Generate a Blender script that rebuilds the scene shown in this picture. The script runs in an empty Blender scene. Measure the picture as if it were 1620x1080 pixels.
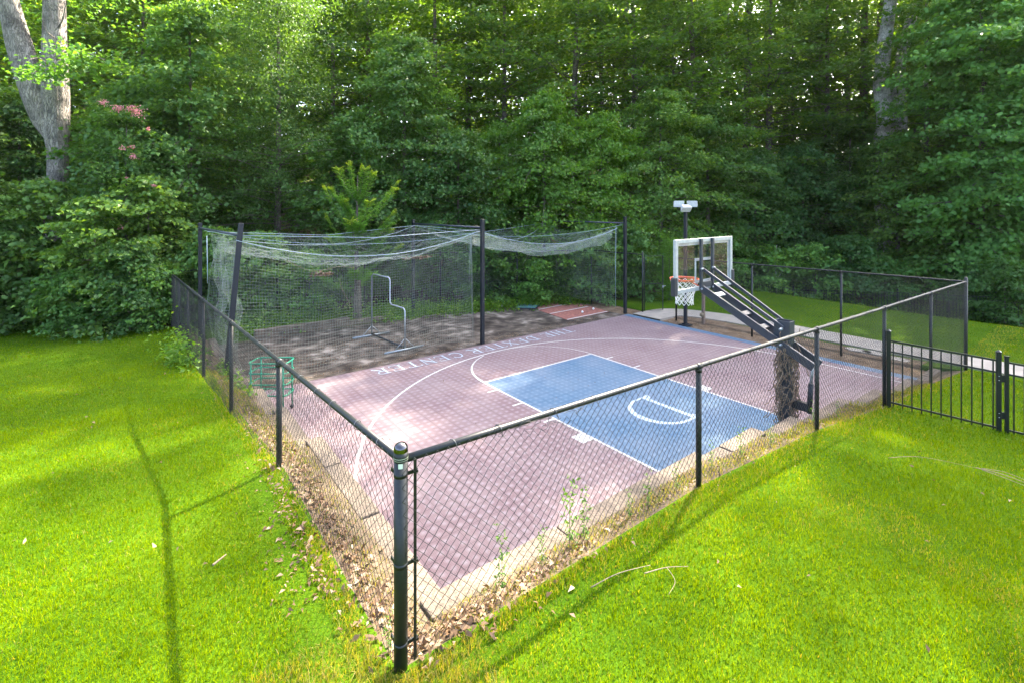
import bpy, math, random
import numpy as np
from mathutils import Vector, Matrix
rng = np.random.default_rng(7)
random.seed(7)
sc = bpy.context.scene

# ------------------------------------------------------------------ camera, sky, sun, exposure
CAM = np.array([-6.4217, -9.4388, 4.1343]); YAW = 0.9154; FPX = 762.03; HOR = 328.53
cd = bpy.data.cameras.new('camera'); cam = bpy.data.objects.new('camera', cd); sc.collection.objects.link(cam)
cd.sensor_width = 36; cd.lens = FPX / 1620 * 36; cd.shift_y = -(540 - HOR) / 1620
cd.clip_start = 0.05; cd.clip_end = 2000
cam.location = CAM; cam.rotation_euler = (math.pi / 2, 0, YAW - math.pi / 2)
sc.camera = cam
SUN_AZ = math.atan2(0.30, 1.0)          # direction to the sun, from +X towards +Y
SUN_EL = math.radians(48)
w = bpy.data.worlds.new('World'); sc.world = w; w.use_nodes = True
nt = w.node_tree; bg = nt.nodes['Background']
sky = nt.nodes.new('ShaderNodeTexSky'); sky.sky_type = 'NISHITA'; sky.sun_disc = False
sky.sun_elevation = SUN_EL; sky.sun_rotation = math.pi / 2 - SUN_AZ
sky.air_density = 0.8; sky.dust_density = 4.5; sky.ozone_density = 0.4
nt.links.new(sky.outputs[0], bg.inputs[0]); bg.inputs[1].default_value = 0.15
sd = bpy.data.lights.new('sun', 'SUN'); sun = bpy.data.objects.new('sun', sd); sc.collection.objects.link(sun)
sd.energy = 3.7; sd.angle = math.radians(0.53); sd.color = (1.0, 0.90, 0.73)
sdir = Vector((math.cos(SUN_AZ) * math.cos(SUN_EL), math.sin(SUN_AZ) * math.cos(SUN_EL), math.sin(SUN_EL)))
sun.rotation_euler = sdir.to_track_quat('Z', 'Y').to_euler(); sun.location = (20, 10, 40)
sc.view_settings.view_transform = 'Standard'; sc.view_settings.look = 'None'
sc.view_settings.exposure = 3.2; sc.view_settings.gamma = 1
sc.cycles.use_denoising = True; sc.cycles.denoiser = 'OPENIMAGEDENOISE'; sc.cycles.denoising_prefilter = 'ACCURATE'; sc.cycles.denoising_input_passes = 'RGB_ALBEDO_NORMAL'
sc.cycles.max_bounces = 10; sc.cycles.diffuse_bounces = 6; sc.cycles.glossy_bounces = 2
sc.cycles.transmission_bounces = 4; sc.cycles.transparent_max_bounces = 8
sc.cycles.sample_clamp_indirect = 4.0

FW = np.array([math.cos(YAW), math.sin(YAW)]); RT = np.array([math.sin(YAW), -math.cos(YAW)])
def place(px, d):
    """ground plan point seen in the photograph's column px at forward distance d"""
    p = CAM[:2] + FW * d + RT * ((px - 810) / FPX * d)
    return float(p[0]), float(p[1])

# ------------------------------------------------------------------ helpers
ORG = {}
def tag(o, label=None, cat=None, group=None, kind=None):
    if label: o['label'] = label
    if cat: o['category'] = cat
    if group: o['group'] = group
    if kind: o['kind'] = kind
    return o
def thing(name, label, cat, loc=(0, 0, 0), group=None):
    o = bpy.data.objects.new(name, None); sc.collection.objects.link(o); o.location = loc
    o.empty_display_size = .2
    ORG[o.name] = np.array(loc, float)
    return tag(o, label, cat, group)
def link(name, me, mat, parent=None):
    o = bpy.data.objects.new(name, me); sc.collection.objects.link(o)
    if mat is not None:
        for m in (mat if isinstance(mat, (list, tuple)) else [mat]): me.materials.append(m)
    if parent is not None:
        o.parent = parent; ORG[o.name] = ORG[parent.name]
    else: ORG[o.name] = np.zeros(3)
    return o
def raw_mesh(name, V, F, smooth=False, tint=None):
    """V (n,3); F (m,k) all faces with k corners"""
    V = np.ascontiguousarray(V, np.float32); F = np.ascontiguousarray(F, np.int32)
    me = bpy.data.meshes.new(name); m, k = F.shape
    me.vertices.add(len(V)); me.vertices.foreach_set('co', V.ravel())
    me.loops.add(m * k); me.loops.foreach_set('vertex_index', F.ravel())
    me.polygons.add(m); me.polygons.foreach_set('loop_start', np.arange(0, m * k, k, dtype=np.int32))
    me.polygons.foreach_set('loop_total', np.full(m, k, np.int32))
    if smooth: me.polygons.foreach_set('use_smooth', np.ones(m, bool))
    if tint is not None:
        a = me.attributes.new('tint', 'FLOAT', 'POINT'); a.data.foreach_set('value', np.ascontiguousarray(tint, np.float32))
    me.update(calc_edges=True)
    return me
class MB:
    def __init__(s): s.v = []; s.f = []; s.sm = []
    def add(s, V, F, smooth=False):
        b = len(s.v); s.v.extend([tuple(map(float, p)) for p in V])
        for f in F: s.f.append(tuple(b + i for i in f)); s.sm.append(smooth)
    def box(s, c, size, rz=0, bev=0.0, axes=None):
        c = np.array(c, float); h = np.array(size, float) / 2
        if axes is None:
            cz, sz = math.cos(rz), math.sin(rz)
            A = np.array([[cz, sz, 0], [-sz, cz, 0], [0, 0, 1.]])
        else: A = np.array(axes, float)
        b = min(bev, h.min() * .45)
        if b <= 0:
            V = [c + A.T @ (h * np.array([x, y, z])) for x in (-1, 1) for y in (-1, 1) for z in (-1, 1)]
            s.add(V, [(0, 1, 3, 2), (4, 6, 7, 5), (0, 4, 5, 1), (2, 3, 7, 6), (0, 2, 6, 4), (1, 5, 7, 3)])
        else:
            P = []
            idx = {}
            for x in (-1, 1):
                for y in (-1, 1):
                    for z in (-1, 1):
                        sg = np.array([x, y, z])
                        for ax in range(3):
                            q = h - b; q = q.copy(); q[ax] = h[ax]
                            idx[(x, y, z, ax)] = len(P); P.append(c + A.T @ (q * sg))
            F = []
            for ax in range(3):
                o1, o2 = [(1, 2), (2, 0), (0, 1)][ax]
                for sg in (-1, 1):
                    r = []
                    for (a, d) in ((-1, -1), (1, -1), (1, 1), (-1, 1)):
                        k = [0, 0, 0]; k[ax] = sg; k[o1] = a; k[o2] = d; r.append(idx[(*k, ax)])
                    F.append(tuple(r if sg > 0 else r[::-1]))
            for ax in range(3):
                o1, o2 = [(1, 2), (2, 0), (0, 1)][ax]
                for a in (-1, 1):
                    for d in (-1, 1):
                        k0 = [0, 0, 0]; k0[ax] = -1; k0[o1] = a; k0[o2] = d
                        k1 = list(k0); k1[ax] = 1
                        F.append((idx[(*k0, o1)], idx[(*k1, o1)], idx[(*k1, o2)], idx[(*k0, o2)]))
            for x in (-1, 1):
                for y in (-1, 1):
                    for z in (-1, 1): F.append(tuple(idx[(x, y, z, a)] for a in range(3)))
            s.add(P, F)
        return s
    def tube(s, P, r, n=8, caps=True, smooth=True, closed=False):
        P = np.array(P, float); m = len(P)
        r = np.broadcast_to(np.array(r, float), (m,))
        if closed: T = np.roll(P, -1, 0) - np.roll(P, 1, 0)
        else:
            T = np.empty_like(P); T[1:-1] = P[2:] - P[:-2]; T[0] = P[1] - P[0]; T[-1] = P[-1] - P[-2]
        T /= np.linalg.norm(T, axis=1)[:, None] + 1e-12
        u = np.cross(T[0], [0, 0, 1.]);
        if np.linalg.norm(u) < 1e-3: u = np.cross(T[0], [1., 0, 0])
        u /= np.linalg.norm(u); V = []
        a = np.arange(n) * 2 * math.pi / n
        for i in range(m):
            u = u - T[i] * (u @ T[i]); u /= np.linalg.norm(u) + 1e-12; v = np.cross(T[i], u)
            V.append(P[i] + r[i] * (np.cos(a)[:, None] * u + np.sin(a)[:, None] * v))
        V = np.concatenate(V); F = []
        for i in range(m if closed else m - 1):
            j = (i + 1) % m
            for k in range(n):
                k2 = (k + 1) % n
                F.append((i * n + k, i * n + k2, j * n + k2, j * n + k))
        if caps and not closed: F.append(tuple(range(n - 1, -1, -1))); F.append(tuple((m - 1) * n + k for k in range(n)))
        s.add(V, F, smooth); return s
    def ribbon(s, P, wd, z, closed=False):
        """flat painted stroke lying at height z"""
        P = np.array(P, float)[:, :2]; m = len(P)
        if closed: T = np.roll(P, -1, 0) - np.roll(P, 1, 0)
        else:
            T = np.empty_like(P); T[1:-1] = P[2:] - P[:-2]; T[0] = P[1] - P[0]; T[-1] = P[-1] - P[-2]
        T /= np.linalg.norm(T, axis=1)[:, None]; N = np.stack([-T[:, 1], T[:, 0]], 1)
        wd = np.broadcast_to(np.array(wd, float), (m,))[:, None]
        V = np.concatenate([np.c_[P - N * wd / 2, np.full(m, z)], np.c_[P + N * wd / 2, np.full(m, z)]])
        F = [(i, (i + 1) % m, m + (i + 1) % m, m + i) for i in range(m if closed else m - 1)]
        s.add(V, F); return s
    def prism(s, poly, z0, z1):
        n = len(poly); V = [(x, y, z0) for x, y in poly] + [(x, y, z1) for x, y in poly]
        s.add(V, [tuple(range(n - 1, -1, -1)), tuple(range(n, 2 * n))] + [(i, (i + 1) % n, n + (i + 1) % n, n + i) for i in range(n)])
        return s
    def dome(s, c, r, h, n=16, k=6):
        V = []; F = []
        for j in range(k + 1):
            t = j / k * math.pi / 2
            for i in range(n):
                a = 2 * math.pi * i / n
                V.append((c[0] + r * math.cos(t) * math.cos(a), c[1] + r * math.cos(t) * math.sin(a), c[2] + h * math.sin(t)))
        for j in range(k):
            for i in range(n): F.append((j * n + i, j * n + (i + 1) % n, (j + 1) * n + (i + 1) % n, (j + 1) * n + i))
        s.add(V, F, True); return s
    def build(s, name, mat, parent=None):
        me = bpy.data.meshes.new(name)
        V = np.array(s.v, float)
        if parent is not None: V = V - ORG[parent.name]
        me.from_pydata(V.tolist(), [], s.f)
        me.polygons.foreach_set('use_smooth', np.array(s.sm, bool)); me.update()
        return link(name, me, mat, parent)

def fast_tubes(lines, r, n=4):
    """many polylines (k,3) -> verts, quads; sections stay perpendicular enough for thin wires"""
    VV = []; FF = []; b = 0
    a = np.arange(n) * 2 * math.pi / n + .4
    for P in lines:
        m = len(P)
        T = np.empty_like(P); T[1:-1] = P[2:] - P[:-2]; T[0] = P[1] - P[0]; T[-1] = P[-1] - P[-2]
        T /= np.linalg.norm(T, axis=1)[:, None] + 1e-12
        ref = np.array([0.31, 0.47, 0.05]) if abs(T[0][2]) > .9 else np.array([0, 0, 1.])
        ref = np.where(np.abs(T @ np.array([0, 0, 1.]))[:, None] > .97, np.array([.6, .8, 0]), np.array([0.0, 0.0, 1.0]))
        u = np.cross(T, ref); u /= np.linalg.norm(u, axis=1)[:, None] + 1e-12; v = np.cross(T, u)
        V = P[:, None, :] + r * (np.cos(a)[None, :, None] * u[:, None, :] + np.sin(a)[None, :, None] * v[:, None, :])
        VV.append(V.reshape(-1, 3))
        i = np.arange(m - 1)[:, None] * n; k = np.arange(n)[None, :]; k2 = (k + 1) % n
        FF.append((b + np.stack([i + k, i + k2, i + n + k2, i + n + k], -1)).reshape(-1, 4)); b += m * n
    return np.concatenate(VV), np.concatenate(FF)

def vnoise(x, y, s, seed=0):
    """smooth value noise 0..1"""
    x = np.asarray(x, float) / s + 91.7 * seed; y = np.asarray(y, float) / s + 37.3 * seed
    xi = np.floor(x); yi = np.floor(y); fx = x - xi; fy = y - yi
    fx = fx * fx * (3 - 2 * fx); fy = fy * fy * (3 - 2 * fy)
    h = lambda a, b: np.modf(np.abs(np.sin(a * 127.1 + b * 311.7 + seed * 17.3) * 43758.5453))[0]
    return (h(xi, yi) * (1 - fx) + h(xi + 1, yi) * fx) * (1 - fy) + (h(xi, yi + 1) * (1 - fx) + h(xi + 1, yi + 1) * fx) * fy

# ------------------------------------------------------------------ materials
def mat(name, col=(.5, .5, .5), rough=.6, metal=0, spec=.5, noise=0, nscale=8, dark=.6, bump=0, bscale=40):
    m = bpy.data.materials.new(name); m.use_nodes = True; n = m.node_tree.nodes; l = m.node_tree.links
    b = n['Principled BSDF']; b.inputs['Base Color'].default_value = (*col, 1)
    b.inputs['Roughness'].default_value = rough; b.inputs['Metallic'].default_value = metal
    b.inputs['Specular IOR Level'].default_value = spec
    if noise or bump:
        tc = n.new('ShaderNodeTexCoord')
    if noise:
        t = n.new('ShaderNodeTexNoise'); t.inputs['Scale'].default_value = nscale; t.inputs['Detail'].default_value = 6
        l.new(tc.outputs['Object'], t.inputs['Vector'])
        r = n.new('ShaderNodeValToRGB'); r.color_ramp.elements[0].position = .3; r.color_ramp.elements[1].position = .7
        r.color_ramp.elements[0].color = (*[c * (1 - noise * (1 - dark)) if False else c * (1 - noise) for c in col], 1)
        r.color_ramp.elements[1].color = (*[min(1, c * (1 + noise)) for c in col], 1)
        l.new(t.outputs['Fac'], r.inputs[0]); l.new(r.outputs[0], b.inputs['Base Color'])
    if bump:
        t2 = n.new('ShaderNodeTexNoise'); t2.inputs['Scale'].default_value = bscale; t2.inputs['Detail'].default_value = 5
        l.new(tc.outputs['Object'], t2.inputs['Vector'])
        bp = n.new('ShaderNodeBump'); bp.inputs['Strength'].default_value = bump; bp.inputs['Distance'].default_value = .02
        l.new(t2.outputs['Fac'], bp.inputs['Height']); l.new(bp.outputs[0], b.inputs['Normal'])
    return m
def leafmat(name, c0, c1, c2=None, trans=.40, objvar=.5, rough=.5, tcol=(1.3, 1.15, .32), spec=.3):
    """leaf colour runs c0 -> c1 -> c2 with each leaf's own tint, shifted a little per plant; thin leaves let light through"""
    m = bpy.data.materials.new(name); m.use_nodes = True; n = m.node_tree.nodes; l = m.node_tree.links
    b = n['Principled BSDF']; out = n['Material Output']
    at = n.new('ShaderNodeAttribute'); at.attribute_name = 'tint'
    oi = n.new('ShaderNodeObjectInfo')
    mx = n.new('ShaderNodeMath'); mx.operation = 'MULTIPLY_ADD'; mx.inputs[1].default_value = objvar; l.new(oi.outputs['Random'], mx.inputs[0])
    l.new(at.outputs['Fac'], mx.inputs[2])
    sb = n.new('ShaderNodeMath'); sb.operation = 'SUBTRACT'; sb.inputs[1].default_value = objvar / 2; sb.use_clamp = True
    l.new(mx.outputs[0], sb.inputs[0])
    r = n.new('ShaderNodeValToRGB'); e = r.color_ramp.elements
    e[0].color = (*c0, 1); e[1].color = (*(c2 or c1), 1)
    if c2: k = e.new(.72); k.color = (*c1, 1)
    l.new(sb.outputs[0], r.inputs[0]); l.new(r.outputs[0], b.inputs['Base Color'])
    b.inputs['Roughness'].default_value = rough; b.inputs['Specular IOR Level'].default_value = spec
    tr = n.new('ShaderNodeBsdfTranslucent')
    mc = n.new('ShaderNodeMix'); mc.data_type = 'RGBA'; mc.blend_type = 'MULTIPLY'; mc.inputs[0].default_value = 1
    l.new(r.outputs[0], mc.inputs[6]); mc.inputs[7].default_value = (*[min(2.2, t * 1.6) for t in tcol], 1); mc.clamp_result = False
    l.new(mc.outputs[2], tr.inputs[0])
    ms = n.new('ShaderNodeMixShader'); ms.inputs[0].default_value = trans
    l.new(b.outputs[0], ms.inputs[1]); l.new(tr.outputs[0], ms.inputs[2]); l.new(ms.outputs[0], out.inputs[0])
    return m
M = {}
M['black'] = mat('black_vinyl', (.014, .016, .018), .38, spec=.5, noise=.3, nscale=30)
M['postblack'] = mat('black_paint', (.006, .008, .007), .42, spec=.4, noise=.35, nscale=60, bump=.04, bscale=300)
M['wire'] = mat('coated_wire', (.018, .019, .021), .42, spec=.5)
M['cap'] = mat('polished_cap', (.10, .10, .10), .12, metal=1, noise=.2, nscale=20)
M['steel'] = mat('navy_black_steel', (.007, .009, .013), .5, spec=.35, noise=.25, nscale=12)
M['galv'] = mat('galvanised_pipe', (.32, .35, .36), .4, metal=.7, noise=.25, nscale=25)
M['slate'] = mat('blue_grey_steel', (.020, .028, .039), .4, spec=.5, noise=.2, nscale=10)
M['rust'] = mat('rust', (.12, .05, .03), .9, noise=.4, nscale=30)
M['white'] = mat('white_paint', (.48, .49, .47), .5, noise=.12, nscale=20)
M['linewhite'] = mat('court_line', (.41, .41, .39), .6, noise=.25, nscale=30)
M['lineblue'] = mat('pale_blue_lettering', (.31, .38, .43), .6, noise=.2, nscale=40)
M['alum'] = mat('weathered_aluminium', (.36, .38, .37), .45, metal=.25, noise=.15, nscale=14)
M['orange'] = mat('orange_rim', (.62, .10, .03), .45, noise=.2, nscale=20)
M['netting'] = mat('white_cord', (.72, .72, .68), .8)
M['cord'] = mat('grey_cord', (.27, .31, .26), .8)
M['tie'] = mat('dull_tie_wire', (.10, .105, .11), .45, metal=.4)
M['oldblock'] = mat('old_brown_block', (.10, .072, .05), .95, noise=.5, nscale=5, bump=.5, bscale=25)
M['rope'] = mat('pale_rope', (.27, .34, .36), .8)
M['green'] = mat('green_pipe', (.008, .20, .11), .35, spec=.5, noise=.15, nscale=20)
M['lamp'] = mat('floodlight_housing', (.52, .52, .50), .5, noise=.1)
M['wood'] = mat('weathered_wood', (.16, .11, .08), .85, noise=.35, nscale=18)
M['iron'] = mat('black_iron', (.008, .010, .010), .32, spec=.5, noise=.2, nscale=40)
M['bark'] = mat('grey_bark', (.13, .105, .085), .95, noise=.5, nscale=7, bump=.9, bscale=9)
M['barkpale'] = mat('pale_bark', (.215, .19, .168), .95, noise=.55, nscale=2.2, bump=1.0, bscale=11)
M['barklight'] = mat('light_bark', (.38, .35, .31), .95, noise=.5, nscale=3, bump=.8, bscale=9)
M['vine'] = mat('dry_vine', (.19, .13, .08), .9, noise=.4, nscale=40)
M['straw'] = mat('straw', (.19, .145, .09), .9, noise=.3, nscale=30)
M['litter'] = leafmat('dead_leaves', (.065, .036, .018), (.155, .095, .05), (.27, .20, .125), trans=.12, tcol=(1, .8, .5))
M['rubber'] = mat('black_rubber', (.02, .022, .024), .7)
M['clay'] = mat('red_turf', (.23, .085, .062), .95, noise=.35, nscale=9, bump=.3, bscale=120)
M['teal'] = mat('teal_rubber', (.07, .17, .17), .6, noise=.35, nscale=8)
M['ball'] = mat('worn_white_leather', (.66, .65, .6), .6)
M['concrete'] = mat('pale_concrete', (.25, .222, .185), .9, noise=.14, nscale=4, bump=.1, bscale=60)
M['yellow'] = mat('yellow_rubber', (.5, .35, .05), .6)
M['sticker'] = mat('pale_label', (.55, .62, .50), .5)

# bark: plates split by dark furrows, stretched along the stem
for k in ('bark', 'barkpale', 'barklight'):
    n = M[k].node_tree.nodes; l = M[k].node_tree.links; bs = n['Principled BSDF']
    mp = n.new('ShaderNodeMapping'); mp.inputs['Scale'].default_value = (1, 1, .09)
    tc = [q for q in n if q.type == 'TEX_COORD'][0]
    wn = n.new('ShaderNodeTexNoise'); wn.inputs['Scale'].default_value = 3; wn.inputs['Detail'].default_value = 3; l.new(tc.outputs['Object'], wn.inputs['Vector'])
    wm = n.new('ShaderNodeMix'); wm.data_type = 'RGBA'; wm.blend_type = 'ADD'; wm.inputs[0].default_value = .25; l.new(tc.outputs['Object'], wm.inputs[6]); l.new(wn.outputs['Color'], wm.inputs[7])
    l.new(wm.outputs[2], mp.inputs['Vector'])
    vo = n.new('ShaderNodeTexVoronoi'); vo.feature = 'DISTANCE_TO_EDGE'; vo.inputs['Scale'].default_value = 19; l.new(mp.outputs[0], vo.inputs['Vector'])
    rp = n.new('ShaderNodeMapRange'); rp.inputs[1].default_value = 0; rp.inputs[2].default_value = .16; rp.inputs[3].default_value = .5; rp.inputs[4].default_value = 1.1; l.new(vo.outputs['Distance'], rp.inputs[0])
    src = bs.inputs['Base Color'].links[0].from_socket
    cx = n.new('ShaderNodeCombineXYZ'); [l.new(rp.outputs[0], cx.inputs[q]) for q in range(3)]
    mm = n.new('ShaderNodeMix'); mm.data_type = 'RGBA'; mm.blend_type = 'MULTIPLY'; mm.inputs[0].default_value = 1; l.new(src, mm.inputs[6]); l.new(cx.outputs[0], mm.inputs[7]); l.new(mm.outputs[2], bs.inputs['Base Color'])
    bp = [q for q in n if q.type == 'BUMP'][0]; l.new(rp.outputs[0], bp.inputs['Height']); bp.inputs['Distance'].default_value = .05

def wallmat():
    m = mat('tan_block', (.128, .104, .079), .95, noise=.42, nscale=2.2, bump=.6, bscale=28)
    n = m.node_tree.nodes; l = m.node_tree.links; b = n['Principled BSDF']
    src = b.inputs['Base Color'].links[0].from_socket
    tc = [q for q in n if q.type == 'TEX_COORD'][0]
    t = n.new('ShaderNodeTexNoise'); t.inputs['Scale'].default_value = 45; t.inputs['Detail'].default_value = 3; l.new(tc.outputs['Object'], t.inputs['Vector'])
    r = n.new('ShaderNodeValToRGB'); r.color_ramp.elements[0].color = (.62, .6, .58, 1); r.color_ramp.elements[1].color = (1.15, 1.12, 1.08, 1)
    r.color_ramp.elements[0].position = .35; r.color_ramp.elements[1].position = .65
    l.new(t.outputs['Fac'], r.inputs[0])
    x = n.new('ShaderNodeMix'); x.data_type = 'RGBA'; x.blend_type = 'MULTIPLY'; x.inputs[0].default_value = 1
    l.new(src, x.inputs[6]); l.new(r.outputs[0], x.inputs[7]); l.new(x.outputs[2], b.inputs['Base Color'])
    return m
M['wall'] = wallmat()

def tilemat(name, c_dark, c_light, dust):
    """interlocking perforated court tiles: seams every foot, pale worn studs every half foot, dust in broad patches"""
    m = bpy.data.materials.new(name); m.use_nodes = True; n = m.node_tree.nodes; l = m.node_tree.links
    b = n['Principled BSDF']; b.inputs['Roughness'].default_value = .62; b.inputs['Specular IOR Level'].default_value = .3
    tc = n.new('ShaderNodeTexCoord')
    def math_(op, a, c=None, d=None, clamp=False):
        q = n.new('ShaderNodeMath'); q.operation = op; q.use_clamp = clamp
        for i, v in enumerate((a, c, d)):
            if v is None: continue
            if isinstance(v, (int, float)): q.inputs[i].default_value = v
            else: l.new(v, q.inputs[i])
        return q.outputs[0]
    sx = n.new('ShaderNodeSeparateXYZ'); l.new(tc.outputs['Object'], sx.inputs[0])
    def lattice(p, off=0.0):
        fx = math_('ABSOLUTE', math_('SUBTRACT', math_('FRACT', math_('ADD', math_('DIVIDE', sx.outputs[0], p), 50 + off)), .5))
        fy = math_('ABSOLUTE', math_('SUBTRACT', math_('FRACT', math_('ADD', math_('DIVIDE', sx.outputs[1], p), 50 + off)), .5))
        return fx, fy
    fx, fy = lattice(.1524)
    dist = math_('SQRT', math_('ADD', math_('MULTIPLY', fx, fx), math_('MULTIPLY', fy, fy)))
    spot = math_('SUBTRACT', 1.0, math_('MULTIPLY', dist, 2.6), clamp=True)
    spot = math_('POWER', spot, 1.1)
    gx, gy = lattice(.3048, .5)
    seam = math_('LESS_THAN', math_('MINIMUM', math_('SUBTRACT', .5, gx), math_('SUBTRACT', .5, gy)), .012)
    hx, hy = lattice(.0254)
    hole = math_('GREATER_THAN', math_('MAXIMUM', hx, hy), .33)
    def noise(s, det=5, dist=0):
        t = n.new('ShaderNodeTexNoise'); t.inputs['Scale'].default_value = s; t.inputs['Detail'].default_value = det
        l.new(tc.outputs['Object'], t.inputs['Vector']); return t.outputs['Fac']
    n1 = noise(.9, 6); n2 = noise(7, 4); n3 = noise(3.3, 3)
    f = math_('MULTIPLY_ADD', spot, .62, math_('MULTIPLY_ADD', n2, .75, -.36), True)
    mc = n.new('ShaderNodeMix'); mc.data_type = 'RGBA'; l.new(f, mc.inputs[0]); mc.inputs[6].default_value = (*c_dark, 1); mc.inputs[7].default_value = (*c_light, 1)
    d = math_('MULTIPLY', math_('MULTIPLY_ADD', n1, 2.2, -.75, True), .42)
    md = n.new('ShaderNodeMix'); md.data_type = 'RGBA'; l.new(d, md.inputs[0]); l.new(mc.outputs[2], md.inputs[6]); md.inputs[7].default_value = (*dust, 1)
    k = math_('SUBTRACT', 1.0, math_('ADD', math_('MULTIPLY', seam, .35), math_('MULTIPLY', hole, .16)))
    mk = n.new('ShaderNodeMix'); mk.data_type = 'RGBA'; mk.blend_type = 'MULTIPLY'; mk.inputs[0].default_value = 1
    l.new(md.outputs[2], mk.inputs[6]); cx = n.new('ShaderNodeCombineXYZ')
    for i in range(3): l.new(k, cx.inputs[i])
    l.new(cx.outputs[0], mk.inputs[7]); l.new(mk.outputs[2], b.inputs['Base Color'])
    bp = n.new('ShaderNodeBump'); bp.inputs['Strength'].default_value = .25; bp.inputs['Distance'].default_value = .01
    l.new(k, bp.inputs['Height']); l.new(bp.outputs[0], b.inputs['Normal'])
    return m
M['tile'] = tilemat('mauve_tiles', (.146, .094, .102), (.285, .255, .272), (.27, .23, .225))
M['tileblue'] = tilemat('blue_tiles', (.042, .102, .175), (.145, .21, .28), (.20, .225, .265))

def groundmat(name, stops, s1, s2, bump=.4, rough=.95):
    m = bpy.data.materials.new(name); m.use_nodes = True; n = m.node_tree.nodes; l = m.node_tree.links
    b = n['Principled BSDF']; b.inputs['Roughness'].default_value = rough; b.inputs['Specular IOR Level'].default_value = .03
    tc = n.new('ShaderNodeTexCoord')
    t1 = n.new('ShaderNodeTexNoise'); t1.inputs['Scale'].default_value = s1; t1.inputs['Detail'].default_value = 8; t1.inputs['Roughness'].default_value = .62
    t2 = n.new('ShaderNodeTexNoise'); t2.inputs['Scale'].default_value = s2; t2.inputs['Detail'].default_value = 4
    for t in (t1, t2): l.new(tc.outputs['Object'], t.inputs['Vector'])
    a = n.new('ShaderNodeMath'); a.operation = 'MULTIPLY_ADD'; a.inputs[1].default_value = .5; l.new(t2.outputs['Fac'], a.inputs[0])
    h = n.new('ShaderNodeMath'); h.operation = 'MULTIPLY'; h.inputs[1].default_value = .5; l.new(t1.outputs['Fac'], h.inputs[0]); l.new(h.outputs[0], a.inputs[2])
    r = n.new('ShaderNodeValToRGB'); e = r.color_ramp.elements
    e[0].position, e[0].color = stops[0][0], (*stops[0][1], 1); e[1].position, e[1].color = stops[-1][0], (*stops[-1][1], 1)
    for p, c in stops[1:-1]: q = e.new(p); q.color = (*c, 1)
    l.new(a.outputs[0], r.inputs[0]); l.new(r.outputs[0], b.inputs['Base Color'])
    bp = n.new('ShaderNodeBump'); bp.inputs['Strength'].default_value = bump; bp.inputs['Distance'].default_value = .03
    l.new(t2.outputs['Fac'], bp.inputs['Height']); l.new(bp.outputs[0], b.inputs['Normal'])
    return m
M['lawn'] = groundmat('lawn_soil', [(.3, (.016, .044, .002)), (.5, (.040, .086, .003)), (.68, (.075, .12, .005))], .8, 60, .5)
M['lawnfar'] = M['lawn']
M['forest'] = groundmat('forest_floor', [(.3, (.018, .014, .009)), (.5, (.05, .035, .02)), (.7, (.11, .08, .05))], .6, 14)
M['mulch'] = groundmat('mulch', [(.3, (.05, .034, .022)), (.5, (.14, .10, .066)), (.7, (.27, .21, .15))], 3, 40, .8)
M['soil'] = groundmat('dry_soil', [(.3, (.042, .032, .022)), (.5, (.098, .077, .053)), (.7, (.165, .135, .098))], 2.2, 45, .8)
M['asphalt'] = groundmat('stained_rubber_floor', [(.33, (.016, .014, .012)), (.45, (.050, .042, .035)), (.54, (.10, .084, .068)), (.64, (.26, .225, .19))], .75, 2.6, .12, .7)

M['leaf_broad'] = leafmat('broad_leaves', (.034, .090, .020), (.098, .198, .036), (.19, .31, .05))
M['leaf_dense'] = leafmat('small_leaves', (0.027, 0.073, 0.018), (0.077, 0.160, 0.030), (0.163, 0.263, 0.035))
M['leaf_blue'] = leafmat('sweetgum_leaves', (.030, .088, .026), (.090, .190, .042), (.16, .29, .05))
M['leaf_vine'] = leafmat('vine_leaves', (0.037, 0.100, 0.015), (0.106, 0.231, 0.022), (0.225, 0.362, 0.037))
M['leaf_bright'] = leafmat('bright_leaves', (.042, .120, .026), (.115, .255, .050), (.22, .38, .065))
M['leaf_wood'] = leafmat('woodland_leaves', (0.033, 0.085, 0.018), (0.098, 0.194, 0.030), (0.225, 0.338, 0.044), trans=.5, tcol=(1.5, 1.2, .25))
M['leaf_gold'] = leafmat('locust_leaves', (.05, .16, .028), (.12, .265, .026), (.38, .44, .015))
M['leaf_weed'] = leafmat('weed_leaves', (.040, .11, .012), (.095, .20, .018), (.19, .31, .03))
M['blossom'] = leafmat('pink_blossom', (.42, .16, .19), (.62, .26, .30), (.72, .40, .42), trans=.3, tcol=(1, .7, .7))
M['grass'] = leafmat('grass_blades', (.016, .068, .0008), (.122, .192, .0008), (.23, .19, .08), trans=.45, objvar=0, rough=.7, tcol=(1.5, 1.12, .1), spec=.0)

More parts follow.
